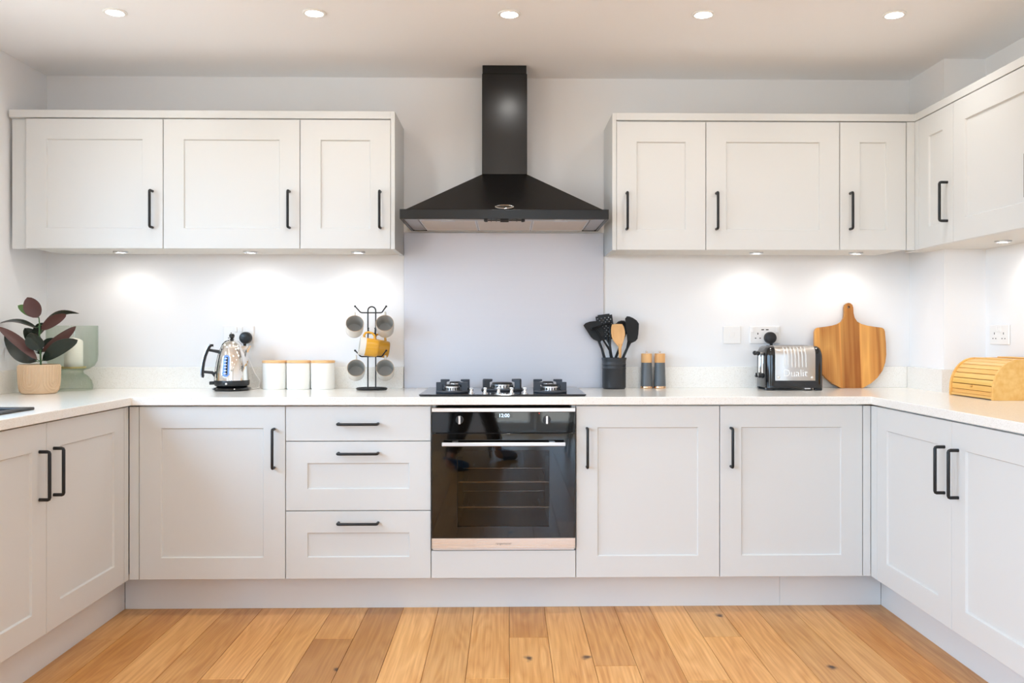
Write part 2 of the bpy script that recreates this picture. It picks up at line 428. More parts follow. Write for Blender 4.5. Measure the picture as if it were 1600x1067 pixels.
# ================================================================== THE ROOM
fl = structure('floor', MB().box(XL, XR, YR, 0, -0.06, -0.012), M['gap'])
PW = 0.1490; PX0 = 0.0225
tones = {}   # row -> list of (end_y, tone), walking from the plinth towards the camera
def T(v, r=1.0, g=1.0, b=1.0): return (v*r, v*g, v*b)
rowspec = {
 -11: [(-0.86, T(.92)), (-2.1, T(.86))], -10: [(-1.9, T(.80, 1, .89, .70))], -9: [(-2.3, T(.98))], -8: [(-1.75, T(.86, 1, .97, .92))],
 -7: [(-1.25, T(1.06)), (-2.6, T(.80, 1, .95, .85))], -6: [(-2.0, T(.98, 1, 1.0, .95))], -5: [(-.866, T(.95)), (-2.4, T(.66, 1, .90, .76))],
 -4: [(-2.2, T(.70, 1, .92, .80))], -3: [(-1.7, T(1.12, 1, 1.02, 1.05))], -2: [(-2.5, T(.98, 1, 1.02, 1.05))], -1: [(-1.26, T(1.12, 1, 1.03, 1.08)), (-2.4, T(1.0, 1, .97, .85))],
 0: [(-.867, T(.84, 1, .90, .76)), (-2.3, T(1.12, 1, 1.03, 1.08))], 1: [(-2.1, T(1.08, 1, 1.0, 1.0))], 2: [(-1.156, T(.95, 1, .97, .92)), (-2.4, T(1.14, 1, 1.02, 1.05))],
 3: [(-1.85, T(1.02))], 4: [(-1.29, T(1.16, 1, 1.03, 1.08)), (-2.6, T(1.02, 1, .98, .88))], 5: [(-.873, T(.92)), (-2.2, T(1.12))],
 6: [(-2.0, T(1.06))], 7: [(-2.45, T(.86, 1, .98, .95))], 8: [(-1.8, T(.98))], 9: [(-2.25, T(.92, 1, .9, .78))], 10: [(-1.6, T(.82, 1, .95, .9))],
}
for r in range(-15, 15):
    x0, x1 = PX0 + r*PW, PX0 + (r+1)*PW
    x0 = max(x0, XL+.004); x1 = min(x1, XR-.004)
    if x1 - x0 < .02: continue
    y = -0.40
    segs = list(rowspec.get(r, []))
    while True:
        if segs: e, tn = segs.pop(0)
        else: e, tn = y - random.uniform(1.5, 2.1), T(random.uniform(.72, 1.1), 1, random.uniform(.95, 1.02), random.uniform(.86, 1.04))
        e = max(e, YR + .004)
        g = .0007
        part(fl, 'plank', MB().box(x0+g, x1-g, e+g, y-g, -0.012, 0, c=.0009), M['oak'], smooth=None, tone=tn)
        y = e
        if y <= YR + .01: break

structure('ceiling', MB().box(XL-.2, XR+.2, YR-.2, .15, ZC, ZC+.1), M['ceiling'])
structure('wall_back', MB().box(XL-.2, XR+.2, 0, .15, -.06, ZC), M['wall'])
# left wall with the window over the sink
WY0, WY1, WZ0, WZ1 = -2.80, -1.15, 1.06, 2.12
PY0, PY1, PZ1 = -6.5, -3.7, 2.12          # unseen glazed doors further back, added for more daylight from the left
ys = [YR, PY0, PY1, WY0, WY1, 0.0]; zs = [-.06, 0, WZ0, WZ1, ZC]
structure('wall_left', MB().slab(ys, zs, lambda i, j: not ((i == 3 and j == 2) or (i == 1 and j in (1, 2))), XL-.2, XL, axis='x'), M['wall'])
w1 = structure('window_1', MB().slab([WY0, WY0+.06, -2.005, -1.945, WY1-.06, WY1], [WZ0, WZ0+.06, WZ1-.06, WZ1], lambda i, j: not (i in (1, 3) and j == 1), XL-.17, XL-.11, axis='x'), M['upvc'])
for a, b in ((WY0+.06, -2.005), (-1.945, WY1-.06)):
    part(w1, 'pane', MB().box(XL-.145, XL-.137, a, b, WZ0+.06, WZ1-.06), M['glass'])
part(w1, 'window_sill', MB().box(XL-.2, XL+.02, WY0-.03, WY1+.03, WZ0-.025, WZ0, c=.004), M['upvc'])
portal('daylight_portal_left', (XL-.19, (WY0+WY1)/2, (WZ0+WZ1)/2), (0, -PI/2, 0), WZ1-WZ0, WY1-WY0)
for k in range(3):  # the added doors, there for cool side light
    a = PY0 + k*(PY1-PY0)/3 + .005; b = a + (PY1-PY0)/3 - .01
    d = structure('door_%d' % (k+1), MB().slab([a, a+.07, b-.07, b], [.005, .12, PZ1-.08, PZ1-.005], lambda i, j: not (i == 1 and j == 1), XL-.14, XL-.08, axis='x'), M['upvc'])
    part(d, 'pane', MB().box(XL-.115, XL-.107, a+.07, b-.07, .12, PZ1-.08), M['glass'])
portal('daylight_portal_added_doors', (XL-.19, (PY0+PY1)/2, PZ1/2), (0, -PI/2, 0), PZ1, PY1-PY0)
# right wall, with the boxed-in corner
structure('wall_right', MB().box(XR, XR+.2, YR, 0, -.06, ZC), M['wall'])
structure('wall_corner', MB().box(1.972, XR+.01, -.337, .01, WT1, ZC), M['wall'])
# rear wall with glazed doors
DX0, DX1, DZ1 = -.25, .95, 2.12
structure('wall_rear', MB().slab([XL, DX0, DX1, XR], [-.06, 0, DZ1, ZC], lambda i, j: not (i == 1 and j == 1), YR-.2, YR, axis='y'), M['wall'])
for k, (a, b) in enumerate(((DX0+.003, .347), (.353, DX1-.003))):
    d = structure('door_%d' % (k+4), MB().slab([a, a+.07, b-.07, b], [.005, .12, DZ1-.08, DZ1-.005], lambda i, j: not (i == 1 and j == 1), YR-.14, YR-.08, axis='y'), M['upvc'])
    part(d, 'pane', MB().box(a+.07, b-.07, YR-.115, YR-.107, .12, DZ1-.08), M['glass'])
portal('daylight_portal_rear', ((DX0+DX1)/2, YR-.19, DZ1/2), (PI/2, 0, 0), DX1-DX0, DZ1)

# ================================================================== CABINETS
def door_mesh(w, h, plain=False, t=.02, stile=.0885, rec=.0075, ch=.0035):
    c = .0014; m = MB()
    def ring(i, y): return [(-w/2+i, y, i), (w/2-i, y, i), (w/2-i, y, h-i), (-w/2+i, y, h-i)]
    rings = [ring(0, t), ring(0, c), ring(c, 0)]
    if not plain: rings += [ring(stile, 0), ring(stile+ch, rec)]
    return m.loft(rings).mesh('door', M['paint'], 20)
def handle_mesh(L=.171, out=.034, r=.0058, vertical=True):
    h = L/2 - r; k = .006
    pts = [(0, .001, -h), (0, -out+k, -h), (0, -out+k*.3, -h+k*.3), (0, -out, -h+k), (0, -out, h-k), (0, -out+k*.3, h-k*.3), (0, -out+k, h), (0, .001, h)]
    if not vertical: pts = [(z, y, 0) for x, y, z in pts]
    return MB().tube(pts, r, 10).mesh('handle', M['black'], 50)
H_V = handle_mesh(); H_H = handle_mesh(L=.174, vertical=False)
_dm = {}
def put_door(root, x0, x1, z0, z1, hside=None, hpos='top', plain=False, name='door'):
    w, h = round(x1-x0-.003, 4), round(z1-z0-.003, 4)
    key = (w, h, plain)
    if key not in _dm: _dm[key] = door_mesh(w, h, plain)
    d = link(name, _dm[key], root); d.location = ((x0+x1)/2, 0, z0+.0015)
    if hside:
        if hpos == 'rail':
            hd = link('handle', H_H, d); hd.location = (0, 0, h-.047)
        elif hpos == 'middle':
            hd = link('handle', H_H, d); hd.location = (0, 0, h/2)
        else:
            hd = link('handle', H_V, d)
            hd.location = ((1 if hside == 'r' else -1)*(w/2-.0445), 0, (h-.0865-.0855) if hpos == 'top' else (.0885+.0835))
        hd['label'] = 'matt black bar handle'
    return d
DB0, DB1 = .150, .865          # base doors
DW0, DW1 = 1.538, 2.1105       # wall doors
def base_unit(label, loc, rz, w, depth=.565, fill=None, ztop=.8685, name='base_cabinet', cat='cabinet'):
    t = thing(name, label, cat, loc, (0, 0, rz))
    b = MB().box(-w/2+.0005, w/2-.0005, .0215, depth, DB0-.0, ztop)
    part(t, 'body', b, M['carcass'])
    if fill:
        part(t, 'filler_strip', MB().box(fill[0]+.0015, fill[1]-.0005, .0, .02, DB0+.0015, DB1-.0015, c=.001), M['paint'])
    return t
def wall_unit(label, loc, rz, w, depth=.318, dz=0.0):
    t = thing('wall_cabinet', label, 'cabinet', loc, (0, 0, rz))
    part(t, 'body', MB().box(-w/2+.0005, w/2-.0005, .0215, depth, DW0+.004+dz, 2.108+dz), M['carcass'])
    return t
# --- back run, left to right
t = base_unit('pale grey base cabinet under the kettle, single door handled on its right', (-1.2, YB, 0), 0, .6, fill=(-.341, -.3))
put_door(t, -.3, .3, DB0, DB1, 'r')
t = base_unit('pale grey chest of three drawers left of the black oven', (-.6, YB, 0), 0, .6, name='drawer_cabinet')
put_door(t, -.3, .3, .7195, DB1, 'c', 'middle', plain=True, name='drawer')
put_door(t, -.3, .3, .432, .7195, 'c', 'rail', name='drawer')
put_door(t, -.3, .3, DB0, .432, 'c', 'rail', name='drawer')
# oven housing: sides, shelf under the oven and the plain panel below it
t = thing('oven_housing', 'pale grey cabinet around the oven with a plain panel below it', 'cabinet', (0, YB, 0))
for sx in (-1, 1): part(t, 'side_panel', MB().box(sx*.2995, sx*.2830, .0215, .565, DB0, .8685), M['carcass'])
part(t, 'shelf', MB().box(-.283, .283, .0215, .565, .245, .262), M['carcass'])
put_door(t, -.3, .3, DB0, .267, None, plain=True, name='lower_panel')
t = base_unit('pale grey base cabinet right beside the oven, handle on its left', (.6, YB, 0), 0, .6)
put_door(t, -.3, .3, DB0, DB1, 'l')
t = base_unit('pale grey base cabinet below the toaster, last door before the right corner', (1.2, YB, 0), 0, .6, fill=(.3, .334))
put_door(t, -.3, .3, DB0, DB1, 'l')
# --- left run (faces right): sink cabinet
XLD, XRD = -1.5419, 1.5339
t = base_unit('double door sink cabinet of the left run, two handles side by side', (XLD, -1.233, 0), PI/2, 1.2, depth=.60, ztop=.66, fill=(.6, .641))
put_door(t, 0, .6, DB0, DB1, 'l'); put_door(t, -.6, 0, DB0, DB1, 'r')
part(t, 'end_panel', MB().box(-.619, -.601, 0, .62, .0, .8685, c=.001), M['paint'])
# --- right run (faces left)
t = base_unit('double door base cabinet of the right run under the bread bin', (XRD, -1.252, 0), -PI/2, 1.2, depth=.60, fill=(-.66, -.6))
put_door(t, -.6, 0, DB0, DB1, 'r'); put_door(t, 0, .6, DB0, DB1, 'l')
part(t, 'end_panel', MB().box(.601, .619, 0, .62, .0, .8685, c=.001), M['paint'])
# --- wall cabinets, left group
t = wall_unit('leftmost wide wall cabinet, against the left wall', (-1.8, YW, 0), 0, .6)
put_door(t, -.3, .3, DW0, DW1, 'r', 'bottom')
part(t, 'filler_strip', MB().box(-.368, -.3005, .018, .034, DW0, DW1, c=.001), M['paint'])
t = wall_unit('wide wall cabinet in the middle of the left three', (-1.2, YW, 0), 0, .6)
put_door(t, -.3, .3, DW0, DW1, 'r', 'bottom')
t = wall_unit('narrow wall cabinet just left of the cooker hood, above the mugs', (-.7, YW, 0), 0, .4)
put_door(t, -.2, .2, DW0, DW1, 'r', 'bottom')
part(t, 'end_panel', MB().box(.2, .218, 0, .3385, DW0, 2.148, c=.0008), M['paint'])
# --- wall cabinets, right group
t = wall_unit('narrow wall cabinet just right of the cooker hood', (.7, YW, 0), 0, .4)
put_door(t, -.2, .2, DW0-.003, DW1-.003, 'l', 'bottom')
part(t, 'end_panel', MB().box(-.218, -.2, 0, .3385, DW0-.003, 2.145, c=.0008), M['paint'])
t = wall_unit('wide wall cabinet above the toaster', (1.2, YW, 0), 0, .6)
put_door(t, -.3, .3, DW0-.002, DW1-.002, 'l', 'bottom')
t = wall_unit('slim wall cabinet above the chopping board, last before the right corner', (1.65, YW, 0), 0, .3)
put_door(t, -.15, .15, DW0-.001, DW1-.001, 'l', 'bottom')
part(t, 'filler_strip', MB().box(.1515, .1879, .0, .02, DW0, DW1, c=.0005), M['paint'])
XWD = 1.838
t = wall_unit('slim wall cabinet on the right wall, nearest the corner', (XWD, -.5255, 0), -PI/2, .3, depth=.32)
put_door(t, -.15, .15, DW0, DW1, 'r', 'bottom')
part(t, 'filler_strip', MB().box(-.1855, -.1515, .0, .02, DW0, DW1, c=.001), M['paint'])
part(t, 'corner_base', MB().box(-.35, -.1505, .03, .32, DW0+.004, DW0+.022), M['carcass'])
t = wall_unit('wide wall cabinet on the right wall above the bread bin', (XWD, -.9755, 0), -PI/2, .6, depth=.32)
put_door(t, -.3, .3, DW0, DW1, 'r', 'bottom')
part(t, 'end_panel', MB().box(.3005, .3185, 0, .32, DW0, 2.148, c=.0008), M['paint'])
# --- cornices
o = part(None, 'cornice', MB().box(-2.172, -.5, YW, YW+.022, 2.1145, 2.148, c=.001), M['paint']); tag(o, 'flat pale grey cornice strip along the left wall cabinets', 'cornice')
m = MB(); m.slab([.5, XWD, XWD+.022], [-1.294, YW, YW+.022], lambda i, j: not (i == 0 and j == 0), 2.1135, 2.146, axis='z')
o = part(None, 'cornice', m, M['paint'], bevel=.001); tag(o, 'flat pale grey cornice turning the corner above the right wall cabinets', 'cornice')
# --- plinths
YP = -.492
def plinth(label, x0, x1, y0, y1):
    o = part(None, 'plinth', MB().box(x0, x1, y0, y1, 0, DB0-.001, c=.0008), M['plinth']); tag(o, label, 'plinth')
plinth('long pale plinth board along the floor under the oven and drawers', -1.600, 1.1815, YP, YP+.016)
plinth('short plinth piece at the right end of the back run', 1.1825, 1.619, YP, YP+.016)
plinth('plinth board under the sink cabinet on the left', -1.617, -1.601, -1.83, YP-.0005)
plinth('plinth board under the right hand run', 1.6195, 1.6355, -1.85, YP-.0005)

# ================================================================== WORKTOP, UPSTANDS, SPLASHBACK, SINK
FX0, FX1, FY = -1.5235, 1.5265, -.612
SX0, SX1, SY0, SY1 = -2.085, -1.635, -1.745, -1.195
xs = [XL+.001, SX0, SX1, FX0, FX1, 1.971, XR-.001]; ys = [-1.876, -1.857, SY0, SY1, FY, -.338, -.001]
def wfill(i, j):
    if j >= 4: return not (i == 5 and j == 5)
    if i <= 2: return j >= 1 and not (i == 1 and j == 2)
    return i >= 4
o = part(None, 'worktop', MB().slab(xs, ys, wfill, WT0, WT1), M['quartz'], bevel=.0022)
tag(o, 'white speckled quartz worktop running round three sides', 'worktop')
def upstand(label, x0, x1, y0, y1):
    o = part(None, 'upstand', MB().box(x0, x1, y0, y1, WT1, 1.004, c=.001), M['quartz']); tag(o, label, 'upstand')
upstand('white quartz upstand behind the kettle and canisters', XL+.021, -.482, -.02, -.001)
upstand('white quartz upstand behind the mills, toaster and board', .482, 1.9505, -.02, -.001)
upstand('white quartz upstand along the left wall behind the plant', XL+.001, XL+.02, -1.857, -.001)
m = MB(); m.slab([1.9515, 1.971, XR-.0205, XR-.001], [-1.876, -.357, -.3375, -.001], lambda i, j: (i == 2 and j == 0) or (j == 1) or (i == 0 and j == 2), WT1, 1.004)
o = part(None, 'upstand', m, M['quartz']); tag(o, 'white quartz upstand stepping round the right corner behind the bread bin', 'upstand')
o = part(None, 'splashback', MB().box(-.4805, .4805, -.006, -.0005, WT1, 1.6495, c=.0006), M['steel']); tag(o, 'tall brushed steel splashback behind the hob', 'splashback')
# sink: raised rim, bowl, drain
t = thing('kitchen_sink', 'black inset kitchen sink at the left edge of the worktop', 'sink', ((SX0+SX1)/2, (SY0+SY1)/2, WT1))
sw, sl = (SX1-SX0)/2, (SY1-SY0)/2
part(t, 'rim', MB().slab([-sw-.022, -sw+.012, sw-.012, sw+.022], [-sl-.022, -sl+.012, sl-.012, sl+.022], lambda i, j: not (i == 1 and j == 1), 0.0, .009), M['sink'], bevel=.003)
m = MB(); a, b = sw-.011, sl-.011
m.loft([[(-a, -b, .003), (a, -b, .003), (a, b, .003), (-a, b, .003)], [(-a+.015, -b+.015, -.18), (a-.015, -b+.015, -.18), (a-.015, b-.015, -.18), (-a+.015, b-.015, -.18)],
        [(-a+.02, -b+.02, -.19), (a-.02, -b+.02, -.19), (a-.02, b-.02, -.19), (-a+.02, b-.02, -.19)],
        [(-a+.005, -b+.005, -.2), (a-.005, -b+.005, -.2), (a-.005, b-.005, -.2), (-a+.005, b-.005, -.2)], [(-a-.006, -b-.006, .0), (a+.006, -b-.006, .0), (a+.006, b+.006, .0), (-a-.006, b+.006, .0)]], caps=False, closed=False)
m.add([(-a+.02, -b+.02, -.19), (a-.02, -b+.02, -.19), (a-.02, b-.02, -.19), (-a+.02, b-.02, -.19)], [(0, 1, 2, 3)])
part(t, 'bowl', m, M['sink'], smooth=None)
part(t, 'drain', MB().lathe([(.045, -.19), (.045, -.187), (.03, -.186), (.028, -.189)], 24), M['chrome'])

# ================================================================== LIGHT FITTINGS
def spot_down(name, loc, watt, size, spread, col=WARM, parent=None):
    l = bpy.data.lights.new(name, 'SPOT'); l.shadow_soft_size = size/2; l.energy = watt; l.color = col; l.spot_size = R(spread); l.spot_blend = 1.0 if spread > 160 else .55
    o = link(name, l, parent); o.location = loc
    return o
def downlight(label, x, y):
    t = thing('downlight', label, 'ceiling light', (x, y, ZC), group='ceiling downlights')
    part(t, 'bezel', MB().lathe([(.044, -.0005), (.0445, -.003), (.042, -.0055), (.034, -.006), (.030, -.003), (.030, -.0005)], 32, cap0=False, cap1=False, close=True), M['upvc'])
    part(t, 'lens', MB().lathe([(.0295, -.0035), (.027, -.0065), (.018, -.0085), (.0, -.0095)], 32, cap0=False), M['lamp'])
    spot_down('downlight_lamp', (0, 0, -.0125), DOWN_W, .055, 172, parent=t)
for x, y, lb in ((-1.486, -.843, 'round ceiling downlight above the kettle, leftmost of the row'), (-.725, -.85, 'round ceiling downlight second from the left'), (.023, -.852, 'round ceiling downlight in front of the hood chimney'),
                 (.77, -.862, 'round ceiling downlight second from the right'), (1.507, -.872, 'round ceiling downlight above the slim wall cabinet, rightmost of the row')):
    downlight(lb, x, y)
for y, row in ((-2.35, 'just in front of the camera'), (-3.85, 'over the camera'), (-5.4, 'over the dining end')):  # unseen rows, added to light the room evenly
    for x, side in ((-1.45, 'left'), (0.0, 'middle'), (1.47, 'right')):
        downlight('added round ceiling downlight %s, %s one of three, unseen, for even room light' % (row, side), x, y)
def puck(label, x, y):
    t = thing('cabinet_light', label, 'cabinet light', (x, y, DW0+.004), group='lights under the wall cabinets')
    part(t, 'bezel', MB().lathe([(.032, 0), (.032, -.006), (.029, -.008), (.024, -.008), (.023, -.005), (.023, 0)], 28, close=True), M['satin'])
    part(t, 'lens', MB().lathe([(.0228, -.005), (0, -.006)], 28, cap0=False), M['lamp'])
    spot_down('cabinet_lamp', (0, 0, -.0095), PUCK_W, .04, 150, PUCK_C, parent=t)
puck('small round light under the leftmost wall cabinet', -1.76, -.17); puck('small round light under the middle cabinet of the left three', -1.167, -.17); puck('small round light under the narrow cabinet above the mugs', -.673, -.17)
puck('small round light under the cabinet above the toaster', 1.174, -.17); puck('small round light under the slim cabinet above the chopping board', 1.641, -.17)
puck('small round light under the right wall cabinet above the bread bin', 2.03, -.70)

# ================================================================== COOKER HOOD
t = thing('cooker_hood', 'black chimney cooker hood above the hob', 'cooker hood', (.003, -.0065, 1.657))
part(t, 'chimney', MB().box(-.1035, .1035, -.2, .0, .237, .700, c=.002), M['hood'])
part(t, 'upper_chimney', MB().box(-.1015, .1005, -.198, .0, .700, ZC-1.657-.0005, c=.001), M['hood'])
def rect(x, y0, y1, z): return [(-x, y0, z), (x, y0, z), (x, y1, z), (-x, y1, z)]
part(t, 'canopy', MB().loft([rect(.431, -.432, 0, .0415), rect(.104, -.201, 0, .237)]), M['hood'], smooth=20)
m = MB().slab([-.45, -.437, .437, .45], [-.449, -.436, -.013, .0], lambda i, j: not (i == 1 and j == 1), 0, .042)
m.add(rect(.45, -.449, 0, .0421), [(0, 1, 2, 3)])
part(t, 'front_band', m, M['hood'], bevel=.0015)
part(t, 'underside', MB().box(-.4365, .4365, -.4355, -.0135, .0045, .012), M['hoodsilver'])
for sx in (-1, 1): part(t, 'side_trim', MB().prism([(sx*.43, -.43), (sx*.376, -.43), (sx*.376, -.02), (sx*.43, -.02)], .0015, .0044, axis='z'), M['hoodsilver'])
for k in (-1, 0, 1):
    f = part(t, 'filter', MB().box(k*.247-.119, k*.247+.119, -.392, -.03, .0005, .0043, c=.001), M['filter'])
    part(f, 'filter_frame', MB().slab([k*.247-.1225, k*.247-.117, k*.247+.117, k*.247+.1225], [-.396, -.39, -.032, -.026], lambda i, j: not (i == 1 and j == 1), -.001, .0043), M['satin'])
    part(f, 'filter_latch', MB().box(k*.247-.03, k*.247+.03, -.388, -.368, -.002, .0008, c=.001), M['satin'])
for x in (-.247, .243):
    part(t, 'hood_lamp', MB().lathe([(.026, .0044), (.026, .001), (.021, 0), (.019, .002), (0, .002)], 24, c=(x, -.416, 0)), M['satin'])
m = MB(); m.M = Matrix.Translation((0, -.437, -.004)) @ Matrix.Rotation(PI/2, 4, 'Y')
m.lathe([(0, -.089), (.005, -.088), (.0075, -.083), (.0075, -.073), (.003, -.072), (.003, -.059), (.0065, -.0585), (.0065, -.056), (.003, -.0555), (.003, -.036), (.0065, -.0355), (.0065, -.033), (.003, -.0325), (.003, -.019), (.008, -.018), (.008, .018), (.003, .019), (.003, .052), (.0065, .0525), (.0065, .055), (.003, .0555), (.003, .072), (.0075, .073), (.0075, .083), (.005, .088), (0, .089)], 16)
part(t, 'control_bar', m, M['plastic'])
# oval badge on the sloping front
ang = math.atan2(.237-.0415, .432-.201)
bt = MB(); bt.M = Matrix.Translation((0, -.4195, .0565)) @ Matrix.Rotation(ang-PI/2, 4, 'X') @ Matrix.Rotation(PI/2, 4, 'X')
def oval(rx, rz, z, n=40): return [(rx*math.cos(2*PI*k/n), rz*math.sin(2*PI*k/n), z) for k in range(n)]
bt.loft([oval(.041, .0165, -.001), oval(.041, .0165, .002), oval(.039, .015, .003), oval(.036, .0125, .003), oval(.035, .0118, .0015)], caps=True)
bd = part(t, 'badge', bt, M['chrome'])
me = text_mesh('RANGEMASTER', .0105, .0006, squeeze=.86); me.materials.append(M['chrome'])
face = MB(); face.M = bt.M.copy(); face.loft([oval(.0348, .0116, .0012), oval(.0346, .0114, .0019)])
part(bd, 'badge_face', face, M['gloss'])
lt = link('badge_lettering', me, bd)
lt.matrix_local = Matrix.Translation((0, -.4195, .0565)) @ Matrix.Rotation(ang-PI/2, 4, 'X') @ Matrix.Translation((0, -.0022, 0))

# ================================================================== OVEN
OY = -.013      # oven face stands this far in front of the door plane
t = thing('built_in_oven', 'built-in black glass oven with steel handle, reading twelve o\'clock', 'oven', (0, YB, 0))
X = .2965
m = MB().slab([-.282, -.19, .19, .282], [.27, .352, .655, .855], lambda i, j: not (i == 1 and j == 1), .0085, .5, axis='y')
part(t, 'casing', m, M['enamel'])
part(t, 'cavity_back', MB().box(-.19, .19, .42, .43, .352, .655), M['enamel'])
part(t, 'control_panel', MB().box(-X, X, OY, .008, .7545, .8408, c=.0015), M['blackglass'])
part(t, 'top_trim', MB().box(-X, X, OY-.001, .008, .8412, .8575, c=.001), M['trim'])
# glass door with the window, slim steel foot
gw0, gw1, gz0, gz1 = -.1915, .1885, .367, .681
d = part(t, 'oven_door', MB().slab([-X, gw0, gw1, X], [.3198, gz0, gz1, .752], lambda i, j: not (i == 1 and j == 1), OY, .008, axis='y'), M['blackglass'], bevel=.001)
part(d, 'window_pane', MB().box(gw0, gw1, OY+.0008, OY+.004, gz0, gz1), M['ovenpane'])
part(d, 'bottom_trim', MB().box(-X, X, OY-.001, .008, .2785, .3194, c=.001), M['trim'])
hb = MB().box(-.2515, .2525, OY-.052, OY-.040, .7055, .7205, c=.002)
for x in (-.2, .2): hb.box(x-.012, x+.012, OY-.041, OY+.001, .7075, .7185, c=.001)
part(d, 'handle', hb, M['satin'], label='straight brushed steel bar handle')
me = text_mesh('rangemaster', .0125, .0003, squeeze=1.05); me.materials.append(M['print'])
lt = link('lettering', me, d); lt.location = (0, OY-.0011, .2975)
part(t, 'vent_strip', MB().box(-.292, .292, -.004, .008, .2685, .2775), M['satin'])
for z in (.44, .545):
    m = MB()
    for k in range(15): m.tube([(-.175+k*.025, .03, z), (-.175+k*.025, .40, z)], .0022, 6)
    m.tube([(-.187, .03, z), (.187, .03, z)], .0035, 6); m.tube([(-.187, .40, z), (.187, .40, z)], .003, 6)
    part(t, 'wire_shelf', m, M['chrome'])
for x in (-.1815, .1785):
    m = MB(); m.M = Matrix.Translation((x, OY, .8085)) @ Matrix.Rotation(PI/2, 4, 'X')
    k = part(t, 'control_knob', m.lathe([(.0165, -.002), (.0165, .006), (.0145, .008), (0, .008)], 28), M['plastic'])
    part(k, 'knob_grip', MB().box(x-.0042, x+.0042, OY-.020, OY-.007, .7925, .8255, c=.001), M['trim'])
part(t, 'display_window', MB().box(-.035, .037, OY-.0006, OY+.001, .8155, .8355), M['gloss'])
me = text_mesh('12:00', .0205, .0002, squeeze=1.0); me.materials.append(M['display'])
lt = link('display_digits', me, t); lt.location = (.002, OY-.0008, .8255)
part(t, 'indicator_light', MB().sphere((.147, OY-.0005, .835), .0016, 8, 6), M['redled'])

# ================================================================== HOB
HZ = WT1
t = thing('gas_hob', 'black glass gas hob with five burners and chrome knobs', 'hob', (-.004, -.325, HZ))
gp = MB(); gp.loft([[(-.343, -.242, .0), (.343, -.242, 0), (.343, .242, 0), (-.343, .242, 0)], [(-.349, -.248, .0055), (.349, -.248, .0055), (.349, .248, .0055), (-.349, .248, .0055)], [(-.348, -.247, .008), (.348, -.247, .008), (.348, .247, .008), (-.348, .247, .008)]])
part(t, 'glass_plate', gp, M['hobglass'])
def burner(x, y, s, fingers, fh, spread):
    g = .008
    b = part(t, 'burner', MB().lathe([(.034*s, g), (.034*s, g+.010), (.030*s, g+.012), (.030*s, g+.020), (.033*s, g+.021), (.033*s, g+.026), (.028*s, g+.030), (0, g+.031)], 28, c=(x, y, 0)), M['alu'])
    cap = part(b, 'burner_cap', MB().lathe([(.030*s, g+.0275), (.031*s, g+.031), (.027*s, g+.034), (0, g+.035)], 28, c=(x, y, 0)), M['ironband'])
    teeth = MB()
    for k in range(18):
        a = 2*PI*k/18; teeth.box(x+.0325*s*math.cos(a)-.0016, x+.0325*s*math.cos(a)+.0016, y+.0325*s*math.sin(a)-.0016, y+.0325*s*math.sin(a)+.0016, g+.010, g+.021)
    o = part(b, 'burner_slots', teeth, M['ironband'], smooth=None); o['kind'] = 'stuff'
    ring = part(t, 'pan_support', MB().lathe([(spread+.010, g), (spread+.012, g+.004), (spread+.008, g+.009), (spread-.006, g+.009), (spread-.008, g+.004), (spread-.006, g)], 36, c=(x, y, 0), close=True), M['iron'])
    for a in fingers:
        f = MB(); f.M = Matrix.Translation((x, y, 0)) @ Matrix.Rotation(R(a), 4, 'Z')
        f.prism([(spread-.017, g+.004), (spread+.010, g+.004), (spread+.010, fh), (spread-.030, fh), (spread-.031, fh-.008), (spread-.017, fh-.012)], -.0085, .0085, axis='y')
        part(ring, 'support_finger', f, M['iron'], bevel=.0012)
burner(-.219, -.115, 1.0, (0, 180), .052, .058); burner(-.219, .115, .85, (0, 180), .052, .056)
burner(.205, -.115, 1.15, (0, 180), .052, .060); burner(.205, .115, .85, (0, 180), .052, .056)
burner(-.004, .045, 1.5, (25, 155, 205, 335), .056, .082)
for x in (-.1325, -.0745, -.0175, .0375, .0935):
    k = part(t, 'knob', MB().lathe([(.0135, .008), (.0135, .010), (.010, .0115), (.008, .013), (.0068, .020), (.0085, .022), (.0085, .027), (.006, .029), (0, .029)], 20, c=(x, -.2, 0)), M['chrome'])
    part(k, 'knob_grip', MB().box(x-.0075, x+.0075, -.2035, -.1965, .0225, .034, c=.0015), M['satin'])

# ================================================================== THINGS ON THE WORKTOP
ZT = WT1
# ---- rubber plant in a clay pot
t = thing('potted_plant', 'dark leaved rubber plant in a ribbed pale clay pot', 'plant', (-2.029, -.36, ZT))
part(t, 'pot', MB().lathe([(0, 0), (.064, 0), (.070, .003), (.0765, .02), (.0805, .06), (.0815, .124), (.0805, .127), (.0765, .127), (.0755, .12), (.0745, .1), (0, .1)], 48), M['potclay'])
# ribs: nested arches pressed round the pot
def on_pot(a, z, out=.0006):
    r = .0765+(.0805-.0765)*min(1, max(0, (z-.02)/.04)) + (.001*(z-.06)/.064 if z > .06 else 0)
    if z < .02: r = .070 + .0065*max(0, z-.003)/.017
    return ((r+out)*math.sin(a), -(r+out)*math.cos(a), z)
for c0, half in ((-1, 4), (71, 4), (143, 4), (215, 4), (287, 4)):
    for k in range(4):
        w = 5.5 + 8.6*k
        pts = []
        zc = .052; rz = .0007*w*2.0
        for z in (.122, .10, .08, zc): pts.append(on_pot(R(c0-w), z))
        for q in range(1, 12):
            th = PI - PI*q/12*1.0
            pts.append(on_pot(R(c0+w*math.cos(th)), zc - rz*math.sin(th)))
        for z in (zc, .08, .10, .122): pts.append(on_pot(R(c0+w), z))
        part(t, 'pot_rib', MB().tube(pts, .0030, 6), M['potclay'])
part(t, 'soil', MB().lathe([(.0745, .101), (.05, .104), (0, .106)], 24, cap0=False), M['soil'])
def PL(zx, zy, y=0.0): return Vector(((zx-276)*.000423, y, (1040-zy)*.000423))
